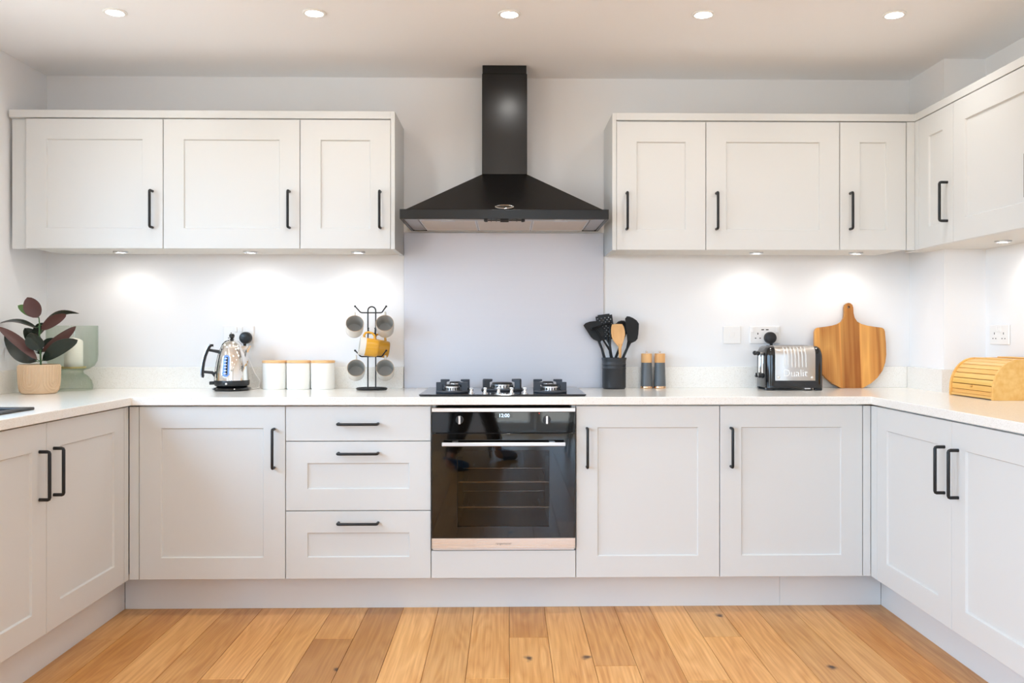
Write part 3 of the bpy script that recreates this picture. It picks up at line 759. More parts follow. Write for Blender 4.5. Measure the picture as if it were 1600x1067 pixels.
stem = [PL(292, 780), PL(290, 700), PL(284, 560), PL(276, 420), PL(278, 330), PL(272, 255)]
part(t, 'stem', MB().tube(stem, [.0042, .004, .0036, .0033, .003, .0022], 8), M['stem'])
def leaf(base, tip, wid, phi, bow, face='top', ybase=0.0, ytip=0.0, fold=.18, bowy=0.0):
    """base, tip in plan of the picture; phi turns the blade from face-on (0) to edge-on (90)"""
    b = PL(*base, ybase); e = PL(*tip, ytip)
    d = e-b; L = d.length
    perp = Vector((-d.z, 0, d.x)).normalized()
    w = perp*math.cos(R(phi)) + Vector((0, -1, 0))*math.sin(R(phi))
    nrm = d.normalized().cross(w).normalized()
    up = Vector((0, 0, 1))
    n = 12; th = .0009
    top = []; bot = []
    for i in range(n+1):
        u = i/n
        c = b + d*u + up*bow*math.sin(PI*u)*L + Vector((0, bowy*math.sin(PI*u)*L, 0))
        hw = wid*(math.sin(PI*u**0.92)**0.62) if 0 < u < 1 else .0012
        if i == n: hw = .0003
        for s in (-1, -.5, 0, .5, 1):
            q = c + w*hw*s - nrm*fold*hw*(1-abs(s))
            top.append(q + nrm*th); bot.append(q - nrm*th)
    m = MB(); fs = []
    for i in range(n):
        for k in range(4): fs.append((i*5+k, i*5+k+1, (i+1)*5+k+1, (i+1)*5+k))
    N0 = len(top)
    m.add(top+bot, [], 0)
    m.f += fs; m.m += [0]*len(fs)
    m.f += [tuple(N0+x for x in reversed(f)) for f in fs]; m.m += [1]*len(fs)
    rim = []
    for i in range(n):
        for k in (0, 4): rim.append((i*5+k, (i+1)*5+k, N0+(i+1)*5+k, N0+i*5+k))
    m.f += rim; m.m += [1]*len(rim)
    # which side looks at the camera (towards -y)
    red, grn = M['leaf_red'], M['leaf_mid'] if face == 'fresh' else M['leaf_top']
    front_is_top = nrm.y < 0
    if face == 'red': mats = [red, grn] if front_is_top else [grn, red]
    else: mats = [grn, red] if front_is_top else [red, grn]
    lf = part(t, 'leaf', m, mats, smooth=60)
    sp = stem[min(range(len(stem)), key=lambda k: (stem[k]-b).length)]
    part(lf, 'leaf_stalk', MB().tube([sp, (sp+b)/2 - Vector((0, 0, .003)), b + d*.04], .0016, 6), M['stem'])
leaf((246, 246), (40, 132), .021, 15, .03, 'fresh', .008, .012)
leaf((268, 258), (168, 48), .036, 8, .0, 'red', -.004, -.012, bowy=-.06)
leaf((300, 330), (648, 212), .022, 66, .17, 'top', .012, .03)
leaf((306, 385), (588, 222), .024, 38, .05, 'red', -.008, -.03)
leaf((280, 425), (196, 322), .031, 25, .05, 'top', .01, .045)
leaf((255, 365), (-118, 318), .020, 70, .14, 'top', -.004, -.02)
leaf((300, 612), (628, 346), .025, 48, -.02, 'red', .006, .02)
leaf((322, 700), (722, 488), .031, 22, .07, 'top', -.012, -.045)
leaf((282, 600), (250, 415), .036, 15, -.02, 'top', -.014, -.05)
leaf((268, 690), (-82, 350), .023, 40, .05, 'red', -.012, -.05)
leaf((250, 712), (-55, 430), .037, 18, -.10, 'top', -.004, -.02)
leaf((278, 640), (60, 365), .030, 35, .10, 'top', .012, .05)
leaf((286, 560), (360, 470), .018, 30, .05, 'top', .02, .06)

# ---- hurricane lantern and candle
t = thing('glass_candle_holder', 'pale green glass hurricane candle holder behind the plant', 'candle holder', (-1.991, -.148, ZT))
o_ = [(.085, .0), (.088, .004), (.088, .022), (.082, .045), (.066, .066), (.050, .077), (.047, .084), (.049, .092), (.072, .098), (.094, .112), (.106, .135), (.109, .165), (.109, .298)]
i_ = [(r-.003, z) for r, z in o_[::-1]]; i_[-1] = (.082, .003)
part(t, 'glass_bowl', MB().lathe(o_ + i_, 56, close=True), M['greenglass'], smooth=50)
part(t, 'candle_plate', MB().lathe([(0, .0995), (.052, .0995), (.058, .103), (.060, .110), (.057, .110), (.054, .106), (0, .105)], 40), M['brass'])
t = thing('pillar_candle', 'ivory pillar candle inside the green glass holder', 'candle', (-1.985, -.148, ZT+.1065))
part(t, 'wax', MB().lathe([(0, 0), (.039, 0), (.040, .002), (.040, .118), (.036, .124), (.022, .131), (.008, .135), (0, .136)], 40), M['wax'])
part(t, 'wick', MB().tube([(0, 0, .134), (.001, 0, .140), (.002, 0, .145)], .0011, 6), M['wax'])

# ---- kettle
t = thing('electric_kettle', 'polished chrome electric kettle with black handle and blue gauge', 'kettle', (-1.252, -.17, ZT), (0, 0, R(17)))
part(t, 'power_base', MB().lathe([(0, 0), (.070, 0), (.084, .004), (.087, .009), (.082, .014), (.066, .018), (0, .018)], 48), M['gloss'])
part(t, 'collar', MB().lathe([(0, .017), (.062, .017), (.075, .023), (.0775, .028), (.0785, .046), (.0775, .048), (0, .048)], 48), M['plastic'])
kp = [(.0770, .047), (.0765, .060), (.0750, .085), (.0715, .115), (.0660, .145), (.0595, .170), (.0525, .190), (.0480, .199)]
part(t, 'body', MB().lathe(kp, 64, cap0=True, cap1=True), M['chrome'], smooth=60)
ld = part(t, 'lid', MB().lathe([(.0485, .199), (.0480, .202), (.0440, .209), (.0370, .219), (.0270, .227), (.0130, .2315), (0, .2325)], 48, cap0=True), M['chrome'], smooth=60)
part(ld, 'lid_knob', MB().lathe([(.012, .2305), (.010, .234), (.006, .238), (.009, .242), (.0125, .249), (.0125, .254), (.009, .260), (0, .262)], 24), M['gloss'])
def kr(z):
    for (r0, z0), (r1, z1) in zip(kp, kp[1:]):
        if z <= z1: return r0 + (r1-r0)*(z-z0)/(z1-z0)
    return kp[-1][0]
# spout: a pouring wedge on the right
rings = []
for z, tip, hw in ((.098, kr(.098)+.0005, .030), (.12, .0738, .034), (.145, .0725, .034), (.17, .0735, .032), (.188, .0785, .029), (.2, .0845, .026), (.2045, .0865, .023)):
    b = max(.03, kr(min(z, .199))*.72)
    rings.append([(b, -hw, z), (b+(tip-b)*.55, -hw*.62, z), (tip-.003, -.007, z), (tip, 0, z), (tip-.003, .007, z), (b+(tip-b)*.55, hw*.62, z), (b, hw, z)])
part(t, 'spout', MB().loft(rings), M['chrome'], smooth=60, rot=(0, 0, R(-4)))
# handle: a bowed chrome strip backed in black, on two arms
def strip(pts, w, th, off=0.0):
    m = MB(); rg = []
    for i, (x, z) in enumerate(pts):
        a = pts[max(0, i-1)]; b = pts[min(len(pts)-1, i+1)]
        tx, tz = b[0]-a[0], b[1]-a[1]; l = math.hypot(tx, tz); nx, nz = -tz/l, tx/l
        rg.append([(x+nx*(off+s*th), y, z+nz*(off+s*th)) for s, y in ((0, -w), (0, w), (1, w*.8), (1, -w*.8))])
    return m.loft(rg)
hp = [(-.0800, .2130), (-.0920, .2130), (-.1020, .2030), (-.1110, .1850), (-.1200, .1600), (-.1270, .1300), (-.1310, .1000), (-.1320, .0750), (-.1290, .0620), (-.1225, .0600)]
hd = part(t, 'handle', strip(hp, .013, .0115), M['plastic'], smooth=60)
part(hd, 'handle_trim', strip(hp[1:-1], .0085, -.0042, off=-.0005), M['handlesteel'], smooth=60)
part(hd, 'handle_arm', MB().tube([(-.056, 0, .178), (-.082, 0, .183), (-.108, 0, .1885)], [.008, .0065, .0065], 10), M['plastic'])
part(hd, 'handle_arm', MB().tube([(-.068, 0, .066), (-.085, 0, .083), (-.128, 0, .088)], [.010, .007, .006], 10), M['plastic'])
# black spine up the back of the body
part(t, 'spine', strip([(-kr(z)-.0002, z) for z in (.047, .07, .10, .13, .16, .18, .197)] + [(-.042, .214), (-.03, .2265), (-.012, .2335)], .0135, -.0045), M['plastic'], smooth=60)
part(t, 'switch', MB().box(-.098, -.074, -.008, .008, .028, .043, c=.002), M['plastic'])
def stadium(hw, hh, n=10): return [(hw*math.cos(PI*k/n), hh-hw+hw*math.sin(PI*k/n)) for k in range(n+1)] + [(-hw*math.cos(PI*k/n), -hh+hw-hw*math.sin(PI*k/n)) for k in range(n+1)]
def on_body(x, z, lift):   # point on the curved front, measured from the front centre line of the gauge
    a = x/.070; r = kr(z) + lift
    return (r*math.sin(a-.36), -r*math.cos(a-.36), z)
def decal(outline, zc, l0, l1):
    a = [on_body(x, zc+z, l0) for x, z in outline]; b = [on_body(x, zc+z, l1) for x, z in outline]; bi = [on_body(x*.97, zc+z*.985, l1+.0004) for x, z in outline]
    return MB().loft([a, b, bi])
gf = part(t, 'gauge_frame', decal(stadium(.0195, .0545), .115, -.004, .0016), M['chrome'], smooth=40)
part(gf, 'gauge_glass', decal(stadium(.0152, .050), .115, -.003, .0028), M['gauge'], smooth=40)
bar = [(-.0035, -.040), (.0035, -.040), (.0035, .040), (-.0035, .040)]
part(gf, 'gauge_scale', MB().loft([[on_body(x+.004, .115+z, .0028) for x, z in bar], [on_body(x+.004, .115+z, .0042) for x, z in bar]]), M['gloss'])
for k in range(6):
    zz = -.036+k*.0135; tk = [(-.0065, zz), (.0045, zz), (.0045, zz+.0032), (-.0065, zz+.0032)]
    part(gf, 'gauge_mark', MB().loft([[on_body(x, .115+z, .003) for x, z in tk], [on_body(x, .115+z, .0047) for x, z in tk]]), M['white_plastic'])
m = MB(); a = R(-18); m.sphere((.0785*math.sin(a), -.0785*math.cos(a), .034), .0052, 12, 8)
part(t, 'indicator_light', m, M['white_plastic'])

# ---- sockets and plugs
def socket(label, loc, rz, kind, cat='socket'):
    w = .0735 if kind != 'blank' else .043
    t = thing('wall_socket' if kind != 'blank' else 'switch_plate', label, cat, loc, (0, 0, rz))
    part(t, 'face_plate', MB().box(-w, w, -.0095, -.0004, -.043, .043, c=.003), M['white_plastic'])
    if kind == 'blank':
        part(t, 'cable_outlet', MB().box(-.012, .012, -.0115, -.009, -.010, .012, c=.001), M['white_plastic']); return t
    for sx in (-1, 1):
        rx = sx*(.058 if kind == 'usb' else .0125)
        part(t, 'rocker_switch', MB().box(rx-.0062, rx+.0062, -.0135, -.009, .012, .036, c=.0012), M['white_plastic'])
        cx = sx*.035
        for px, pz, pw, ph in ((0, .006, .0022, .0045), (-.011, -.016, .0035, .0022), (.011, -.016, .0035, .0022)):
            part(t, 'pin_slot', MB().box(cx+px-pw, cx+px+pw, -.0099, -.0092, pz-ph, pz+ph), M['slot'])
    if kind == 'usb':
        for cx in (-.0115, .0105): part(t, 'usb_port', MB().box(cx-.0065, cx+.0065, -.0099, -.0092, .0225, .0275), M['slot'])
    return t
socket('white double wall socket behind the kettle', (-1.271, 0, 1.159), 0, 'double')
socket('small white square outlet plate left of the toaster', (1.1025, 0, 1.158), 0, 'blank', 'outlet plate')
socket('white double socket with two charging ports above the toaster', (1.263, 0, 1.158), 0, 'usb')
socket('white double socket on the right wall above the bread bin', (XR, -.458, 1.159), -PI/2, 'double')
def plug(label, x, z, cable, lettering=False):
    t = thing('mains_plug', label, 'plug', (x, -.0405, z))
    m = MB(); m.M = Matrix.Rotation(PI/2, 4, 'X')
    m.lathe([(0, -.0305), (.024, -.0305), (.0285, -.026), (.0285, -.006), (.0255, 0), (.018, .003), (0, .004)], 32)
    part(t, 'plug_body', m, M['plastic'])
    part(t, 'cord_grip', MB().tube([(0, -.0, -.026), (0, .002, -.038), (0, .006, -.050)], [.0085, .006, .0042], 10), M['plastic'])
    part(t, 'cable', MB().tube(cable, .0032, 8), M['white_plastic'] if lettering else M['plastic'])
    if lettering:
        me = text_mesh('Dualit', .014, .0003); me.materials.append(M['nylon']); l = link('lettering', me, t); l.location = (0, -.0042, .002)
    return t
plug('round black plug behind the chrome kettle', -1.232, 1.144, [(0, .006, -.048), (.004, .012, -.075), (.022, .014, -.12), (.045, .008, -.17), (.072, .002, -.205), (.075, -.02, -.2345), (.070, -.05, -.2375), (.058, -.075, -.2375)], True)
plug('round black plug behind the toaster', 1.2835, 1.144, [(0, .006, -.048), (.0, .016, -.08), (.006, .016, -.14), (.012, .014, -.20), (.014, .012, -.236)])

# ---- canisters
c0 = thing('storage_canister', 'white canister with pale wood lid beside the kettle, leftmost of three', 'canister', (-1.080, -.083, ZT), group='white canisters')
part(c0, 'jar', MB().lathe([(0, 0), (.0515, 0), (.0545, .003), (.0555, .008), (.0555, .120), (.0545, .123), (.051, .1235), (0, .1235)], 48), M['ceramic'])
part(c0, 'lid', MB().lathe([(0, .1236), (.0545, .1236), (.0560, .125), (.0560, .133), (.0548, .135), (0, .135)], 48), M['lidwood'])
c1 = copy_tree(c0); c1.location.x = -.9665; c1['label'] = 'white canister with pale wood lid, middle of three'
c2 = copy_tree(c0); c2.location.x = -.8525; c2['label'] = 'white canister with pale wood lid, rightmost of three'

# ---- mug tree with mugs
TX, TY = -.613, -.15
t = thing('mug_tree', 'black wire mug tree standing beside the splashback', 'mug stand', (TX, TY, ZT))
W = .0031
part(t, 'base_ring', MB().tube([(.067*math.cos(2*PI*k/40), .050*math.sin(2*PI*k/40), .0062) for k in range(40)], .0055, 8, closed=True), M['black'])
part(t, 'base_bar', MB().box(-.066, .066, -.005, .005, .002, .009, c=.001), M['black'])
part(t, 'upright', MB().tube([(-.018, 0, .006), (-.018, 0, .368)] + [(.018*math.cos(R(180-a)), 0, .368+.018*math.sin(R(a))) for a in range(20, 180, 20)] + [(.018, 0, .368), (.018, 0, .006)], W, 8), M['black'])
for z in (.358, .155):
    part(t, 'arm', MB().tube([(-.071, -.034, z+.028), (-.066, -.030, z+.022), (-.050, -.016, z+.002), (-.044, -.010, z), (-.018, -.002, z), (.018, -.002, z), (.044, -.010, z), (.050, -.016, z+.002), (.066, -.030, z+.022), (.071, -.034, z+.028)], W, 8), M['black'])
    for sx in (-1, 1): part(t, 'arm_tip', MB().sphere((sx*.0715, -.0345, z+.0285), .0048, 10, 8), M['black'])
for sx, sy in ((-1, -1), (1, 1)):
    part(t, 'arm', MB().tube([(sx*.018, 0, .262), (sx*.010, sy*.02, .262), (sx*.008, sy*.045, .266), (sx*.008, sy*.055, .284)], W, 8), M['black'])
    part(t, 'arm_tip', MB().sphere((sx*.008, sy*.0555, .2855), .0048, 10, 8), M['black'])
part(t, 'cross_bar', MB().tube([(-.018, 0, .262), (.018, 0, .262)], W, 8), M['black'])
def make_mug(label, out, inn, rim, loc, rot, group, band=False):
    """a mug standing on its local origin, handle towards +x"""
    g = thing('mug', label, 'mug', loc, rot, group)
    outer = [(0, 0), (.034, 0), (.038, .003), (.0405, .012), (.0415, .05), (.0410, .082)]
    m = MB(); m.lathe([(0, 0), (.033, 0), (.037, .0025), (.0398, .010), (.0412, .03), (.0415, .055), (.0412, .0845)], 40, cap1=False)
    part(g, 'mug_body', m, out, smooth=50)
    m = MB(); m.lathe([(.0385, .0845), (.0388, .05), (.0380, .014), (.034, .006), (0, .005)], 40, cap0=False)
    part(g, 'inside', m, inn, smooth=50)
    m = MB(); m.lathe([(.0412, .0845), (.0408, .0865), (.0396, .0870), (.0387, .0862), (.0385, .0845)], 40, cap0=False, cap1=False)
    part(g, 'rim', m, rim, smooth=60)
    part(g, 'ear', MB().tube([(.0395, 0, .070), (.050, 0, .073), (.062, 0, .068), (.067, 0, .055), (.065, 0, .037), (.056, 0, .026), (.0395, 0, .022)], [.006, .0055, .005, .005, .005, .0055, .006], 10), out, smooth=60)
    return g
def hang(label, px, pz, out, inn, rim, yaw, tilt, group):
    # opening towards the room, ear up on the arm
    e = Matrix.Rotation(R(yaw), 4, 'Z') @ Matrix.Rotation(R(90-tilt), 4, 'X') @ Matrix.Rotation(PI/2, 4, 'Z')
    # mug axis +z -> points to -y (the opening), ear +x -> up
    cen = Vector((px, TY-.040, pz)); off = e @ Vector((0, 0, .0865))
    return make_mug(label, out, inn, rim, cen - off, e.to_euler(), group)
hang('grey lined mug hanging at the upper left of the mug tree', -.6845, 1.2115, M['mugout'], M['mugin'], M['mugrim'], 12, 24, 'grey lined mugs on the tree')
hang('grey lined mug hanging at the upper right of the mug tree', -.5475, 1.2130, M['mugout'], M['mugin'], M['mugrim'], 6, 24, 'grey lined mugs on the tree')
hang('grey lined mug hanging at the lower left of the mug tree', -.6790, 1.0070, M['mugout'], M['mugin'], M['mugrim'], 10, 20, 'grey lined mugs on the tree')
hang('grey lined mug hanging at the lower right of the mug tree', -.5465, 1.0070, M['mugout'], M['mugin'], M['mugrim'], 6, 20, 'grey lined mugs on the tree')
def side_mug(label, x, y, z, yaw, roll, group):
    e = Matrix.Rotation(R(yaw), 4, 'Z') @ Matrix.Rotation(R(roll), 4, 'Y') @ Matrix.Rotation(-PI/2, 4, 'Y')   # axis to -x, ear +x -> up
    cen = Vector((x, y, z)); off = e @ Vector((0, 0, .043))
    return make_mug(label, M['mustard'], M['mugin'], M['mugout'], cen-off, e.to_euler(), group)
g = side_mug('mustard yellow mug at the front of the mug tree', -.6150, TY-.072, 1.1025, 14, 9, 'mustard mugs')
part(g, 'glaze_band', MB().lathe([(.0418, .060), (.0420, .066), (.0418, .0850)], 40, cap0=False, cap1=False), M['mugout'], smooth=50, label='white dipped band')
side_mug('mustard yellow mug half hidden behind the front one', -.5860, TY+.068, 1.094, 14, 9, 'mustard mugs')

# ---- utensil pot and utensils
UX, UY = .5215, -.083
t = thing('utensil_pot', 'charcoal stoneware utensil pot right of the hob', 'utensil pot', (UX, UY, ZT))
part(t, 'jar', MB().lathe([(0, 0), (.050, 0), (.054, .004), (.0555, .010), (.0555, .094), (.0568, .096), (.0568, .099), (.0555, .101), (.0555, .112), (.0568, .114), (.0568, .117), (.0556, .119), (.0560, .132), (.0590, .144), (.0588, .147), (.0555, .147), (.0525, .135), (.0520, .01), (0, .008)], 48), M['stoneware'])
# utensils: outlines measured in millimetre-accurate picture units, converted to metres at the pot
def U(zx, zy): return ((zx/7.907 + 900 - 959.4)/330.5, (608 - (zy/7.907 + 480))/330.5)
def blade(outline, th, y, lean=0.0, dish=0.0, n=6):
    """plate with a real thickness; rings shrink to the middle so the face can be dished"""
    pts = [U(*p) for p in outline]; cx = sum(p[0] for p in pts)/len(pts); cz = sum(p[1] for p in pts)/len(pts)
    z0 = min(p[1] for p in pts); m = MB(); rings = []
    def ring(s, off): return [((p[0]-cx)*s+cx, y + off + lean*((p[1]-cz)*s+cz-z0), (p[1]-cz)*s+cz) for p in pts]
    rings = [ring(.02, -th/2+dish)] + [ring(s, -th/2+dish*(1-((s-.0)/.85)**2 if s < .85 else 0)) for s in (.3, .55, .75, .85, .97)] + [ring(1, -th/2*.3), ring(1, th/2*.3)] + [ring(s, th/2+dish*(1-(s/.85)**2 if s < .85 else 0)) for s in (.97, .85, .75, .55, .3)] + [ring(.02, th/2+dish)]
    return m.loft(rings)
def utensil(label, cat='utensil', name='kitchen_utensil'): return thing(name, label, cat, (UX, UY, ZT))
def stick(root, pts, rad, mat, seg=10):
    return part(root, 'handle', MB().tube(pts, rad, seg), mat)
def grip(root, top, y, foot, mat, r0=.0055, r1=.0075):
    a = U(*top); stick(root, [(a[0], y, a[1]), ((a[0]*.55+foot[0]*.45), y*.6+foot[1]*.4, a[1]*.55+.012*.45), (foot[0], foot[1], .012)], [r0, (r0+r1)/2, r1], mat)
u = utensil('wide solid black turner leaning left in the pot', name='turner')
part(u, 'blade', blade([(95, 228), (120, 200), (170, 182), (230, 174), (285, 172), (318, 195), (345, 300), (350, 350), (330, 400), (300, 440), (262, 420), (215, 400), (185, 370), (140, 300)], .004, .012, .10), M['nylon'])
stick(u, [(*U(285, 420)[:1], .016, U(285, 420)[1]), (U(325, 520)[0], .014, U(325, 520)[1]), (U(352, 625)[0], .010, U(352, 625)[1]), (.012, .004, .012)], [.006, .0055, .007, .008], M['nylon'])
u = utensil('black slotted turner with rows of square holes, tallest in the pot', name='slotted_turner')
m = MB(); m.M = Matrix.Translation((U(372, 250)[0], .034, U(372, 250)[1])) @ Matrix.Rotation(R(-8), 4, 'Y')
nu = 8; us = [-.040]; 
for k in range(nu): us += [-.0335+k*.0088, -.0335+k*.0088+.0046]
us += [.040]
vs = [-.060]
for k in range(10): vs += [-.046+k*.0098, -.046+k*.0098+.0046]
vs += [.056, .062]
def sfill(i, j):
    u0 = (us[i]+us[i+1])/2; v0 = (vs[j]+vs[j+1])/2
    if abs(u0) > .041 - max(0, -v0)*.25: return False
    if v0 > .056 and abs(u0) > .030: return False
    hole = (i % 2 == 1) and (j % 2 == 1) and i < len(us)-2 and j < 20
    if hole and ((i//2 + j//2) % 2 == 0 or v0 > .04): hole = False if v0 > .045 else (i//2 + j//2) % 2 == 1
    return not hole
m.slab(us, vs, sfill, -.0018, .0018, axis='y')
part(u, 'blade', m, M['nylon'], smooth=None)
stick(u, [(U(390, 395)[0], .034, U(390, 370)[1]), (U(425, 470)[0], .026, U(425, 470)[1]), (U(440, 625)[0], .014, U(440, 625)[1]), (-.004, .02, .012)], [.010, .006, .0065, .008], M['nylon'])
u = utensil('black masher with a forked neck, head seen edge-on, at the front of the pot', name='masher')
hx0, hz0 = U(180, 272); hx1, hz1 = U(432, 193)
ml = MB(); ml.M = Matrix.Translation(((hx0+hx1)/2, -.020, (hz0+hz1)/2)) @ Matrix.Rotation(-math.atan2(hz1-hz0, hx1-hx0), 4, 'Y')
hl = math.hypot(hx1-hx0, hz1-hz0)/2
ml.box(-hl, hl, -.024, .024, -.0035, .0035, c=.003)
part(u, 'head', ml, M['nylon'])
for a in ((238, 262), (405, 215)):
    part(u, 'neck', MB().tube([(U(*a)[0], -.020, U(*a)[1]), ((U(*a)[0]+U(412, 530)[0])/2 + (.004 if a[0] > 300 else -.002), -.022, (U(*a)[1]+U(412, 530)[1])/2), (U(412, 535)[0], -.020, U(412, 535)[1])], [.0035, .0040, .0055], 8), M['nylon'])
stick(u, [(U(412, 525)[0], -.020, U(412, 525)[1]), (U(432, 625)[0], -.016, U(432, 625)[1]), (.004, -.012, .012)], [.0065, .0075, .008], M['nylon'])
u = utensil('pale wooden spoon with a flat tip at the front of the pot', name='wooden_spoon')
part(u, 'bowl', blade([(432, 216), (495, 210), (558, 212), (578, 245), (592, 300), (594, 345), (582, 400), (566, 450), (556, 490), (508, 490), (480, 455), (448, 415), (428, 370), (420, 310), (422, 255)], .0065, -.034, -.02, dish=.009), M['beech'])
stick(u, [(U(531, 480)[0], -.034, U(531, 455)[1]), (U(533, 560)[0], -.031, U(533, 560)[1]), (U(535, 625)[0], -.028, U(535, 625)[1]), (.0, -.022, .012)], [.0085, .0066, .0062, .007], M['beech'])
u = utensil('black round serving spoon behind the wooden spoon', name='serving_spoon')
part(u, 'bowl', blade([(500, 205), (530, 178), (570, 166), (610, 168), (635, 200), (645, 260), (640, 320), (620, 370), (595, 392), (560, 370), (525, 320), (505, 260)], .005, .026, .06, dish=.010), M['nylon'])
stick(u, [(U(600, 385)[0], .026, U(600, 370)[1]), (U(560, 470)[0], .022, U(560, 470)[1]), (U(498, 620)[0], .012, U(498, 620)[1]), (-.022, .004, .012)], [.006, .0055, .0065, .008], M['nylon'])
u = utensil('black solid turner leaning right in the pot', name='turner')
part(u, 'blade', blade([(612, 142), (634, 114), (665, 116), (705, 132), (755, 165), (782, 205), (780, 260), (774, 330), (762, 395), (735, 425), (690, 445), (655, 440), (634, 415), (628, 340), (616, 240)], .004, .000, .10), M['nylon'])
stick(u, [(U(665, 425)[0], .004, U(665, 425)[1]), (U(635, 510)[0], .003, U(635, 510)[1]), (U(582, 625)[0], .0, U(582, 625)[1]), (-.014, -.004, .012)], [.011, .0060, .0068, .008], M['nylon'])

# ---- salt and pepper mills
g0 = thing('pepper_mill', 'slate grey mill with wooden top, left one of the pair', 'mill', (.6800, -.058, ZT), group='salt and pepper mills')
part(g0, 'foot', MB().lathe([(0, 0), (.0282, 0), (.0288, .001), (.0286, .010), (.0280, .011), (0, .011)], 40), M['copper'])
part(g0, 'mill_body', MB().lathe([(0, .011), (.0282, .011), (.0262, .07), (.0248, .123), (0, .123)], 40), M['millgrey'])
part(g0, 'cap', MB().lathe([(0, .1232), (.0250, .1232), (.0254, .125), (.0252, .164), (.0244, .166), (0, .166)], 40), M['beech'])
part(g0, 'knob', MB().lathe([(.003, .166), (.003, .169), (.0045, .170), (.0056, .173), (.0056, .176), (.004, .178), (0, .1785)], 20), M['chrome'])
g1 = copy_tree(g0); g1.location.x = .7435; g1['label'] = 'slate grey mill with wooden top, right one of the pair'

# ---- toaster
t = thing('toaster', 'black and steel two slot toaster in front of the sockets', 'toaster', (1.338, -.137, ZT), (0, 0, R(-2)))
HWX, HD, HT = .133, .096, .204
def tprof(hd, ht, z0, rs):      # rounded shoulder section in y,z
    return [(-hd, z0)] + [(-hd, ht-rs)] + [(-hd+rs-rs*math.cos(R(a)), ht-rs+rs*math.sin(R(a))) for a in range(15, 91, 15)] + [(hd-rs+rs*math.sin(R(a)), ht-rs+rs*math.cos(R(a))) for a in range(0, 91, 15)] + [(hd, z0)]
def tsec(x, k, z0=.012): return [(x, y, z) for y, z in tprof(HD-k, HT-k, z0, .042)]
m = MB(); m.loft([tsec(-HWX, .030), tsec(-HWX+.003, .017), tsec(-HWX+.010, .007), tsec(-HWX+.022, .001), tsec(-HWX+.032, 0), tsec(HWX-.032, 0), tsec(HWX-.022, .001), tsec(HWX-.010, .007), tsec(HWX-.003, .017), tsec(HWX, .030)])
part(t, 'body', m, M['gloss'], smooth=40)
# steel sleeve over the middle
def ssec(x, k): return [(x, y, z) for y, z in tprof(HD+k, HT+k, .046, .043)]
m = MB(); xa, xb = -.0905, .0925
m.loft([ssec(xa, -.001), ssec(xa, .0012), ssec(xa+.0012, .002), ssec(xb-.0012, .002), ssec(xb, .0012), ssec(xb, -.001)])
sl_ = part(t, 'steel_sleeve', m, M['toaststeel'], smooth=40)
for k in range(7):
    x = -.0495 + k*.01615
    pts = [(x+.003, -HD-.0010, .106), (x+.0025, -HD-.0024, .112), (x+.001, -HD-.0024, HT-.042)]
    for an in (15, 30, 45, 58): pts.append((x-.0005*an/15, -HD+.042-.0446*math.cos(R(an)), HT-.042+.0446*math.sin(R(an))))
    part(sl_, 'vent_rib', MB().tube(pts, [.0014] + [.0027]*5 + [.0016], 6), M['brightsteel'])
for x in (-.0755, .0765):
    m = MB(); m.M = Matrix.Translation((x, -HD-.0015, .0605)) @ Matrix.Rotation(PI/2, 4, 'X')
    part(sl_, 'rivet', m.lathe([(.0062, 0), (.0058, .002), (.0035, .0028), (0, .003)], 18), M['chrome'])
me = text_mesh('Dualit', .046, .0016, squeeze=1.0); me.materials.append(M['brightsteel']); l = link('lettering', me, sl_); l.location = (.0, -HD-.0024, .079)
for y in (-.026, .026): part(t, 'bread_slot', MB().box(-.075, .077, y-.014, y+.014, HT-.004, HT+.0026, c=.001), M['slot'])
for y, nm in ((-.036, 0), (.020, 1)):
    lv = part(t, 'lever_track', MB().tube([(-HWX-.0005+.0, y, .070), (-HWX-.0005, y, .150), (-HWX+.006, y, .176), (-HWX+.020, y, .192)], [.0045]*4, 8), M['chrome'])
    part(lv, 'lever_stem', MB().tube([(-HWX, y, .172), (-HWX-.018, y, .170)], .0022, 8), M['satin'])
    part(lv, 'lever_ball', MB().sphere((-HWX-.0215, y,   .170), .0108, 16, 10), M['gloss'])
    m = MB(); m.M = Matrix.Translation((-HWX+.004, y, .066)) @ Matrix.Rotation(-PI/2, 4, 'Y')
    kb = part(t, 'dial', m.lathe([(.013, 0), (.013, .008), (.0105, .0095), (.0105, .022), (.009, .024), (0, .024)], 24), M['plastic'])
    part(kb, 'dial_mark', MB().box(-HWX-.022, -HWX-.019, y-.0018, y+.0018, .066, .078), M['white_plastic'])
for sx in (-1, 1):
    for sy in (-1, 1): part(t, 'foot', MB().box(sx*.112-.016, sx*.112+.016, sy*.07-.014, sy*.07+.014, 0, .0125, c=.002), M['plastic'])
part(t, 'crumb_tray', MB().box(.045, .072, -HD+.004, -HD+.02, .006, .0115), M['satin'])

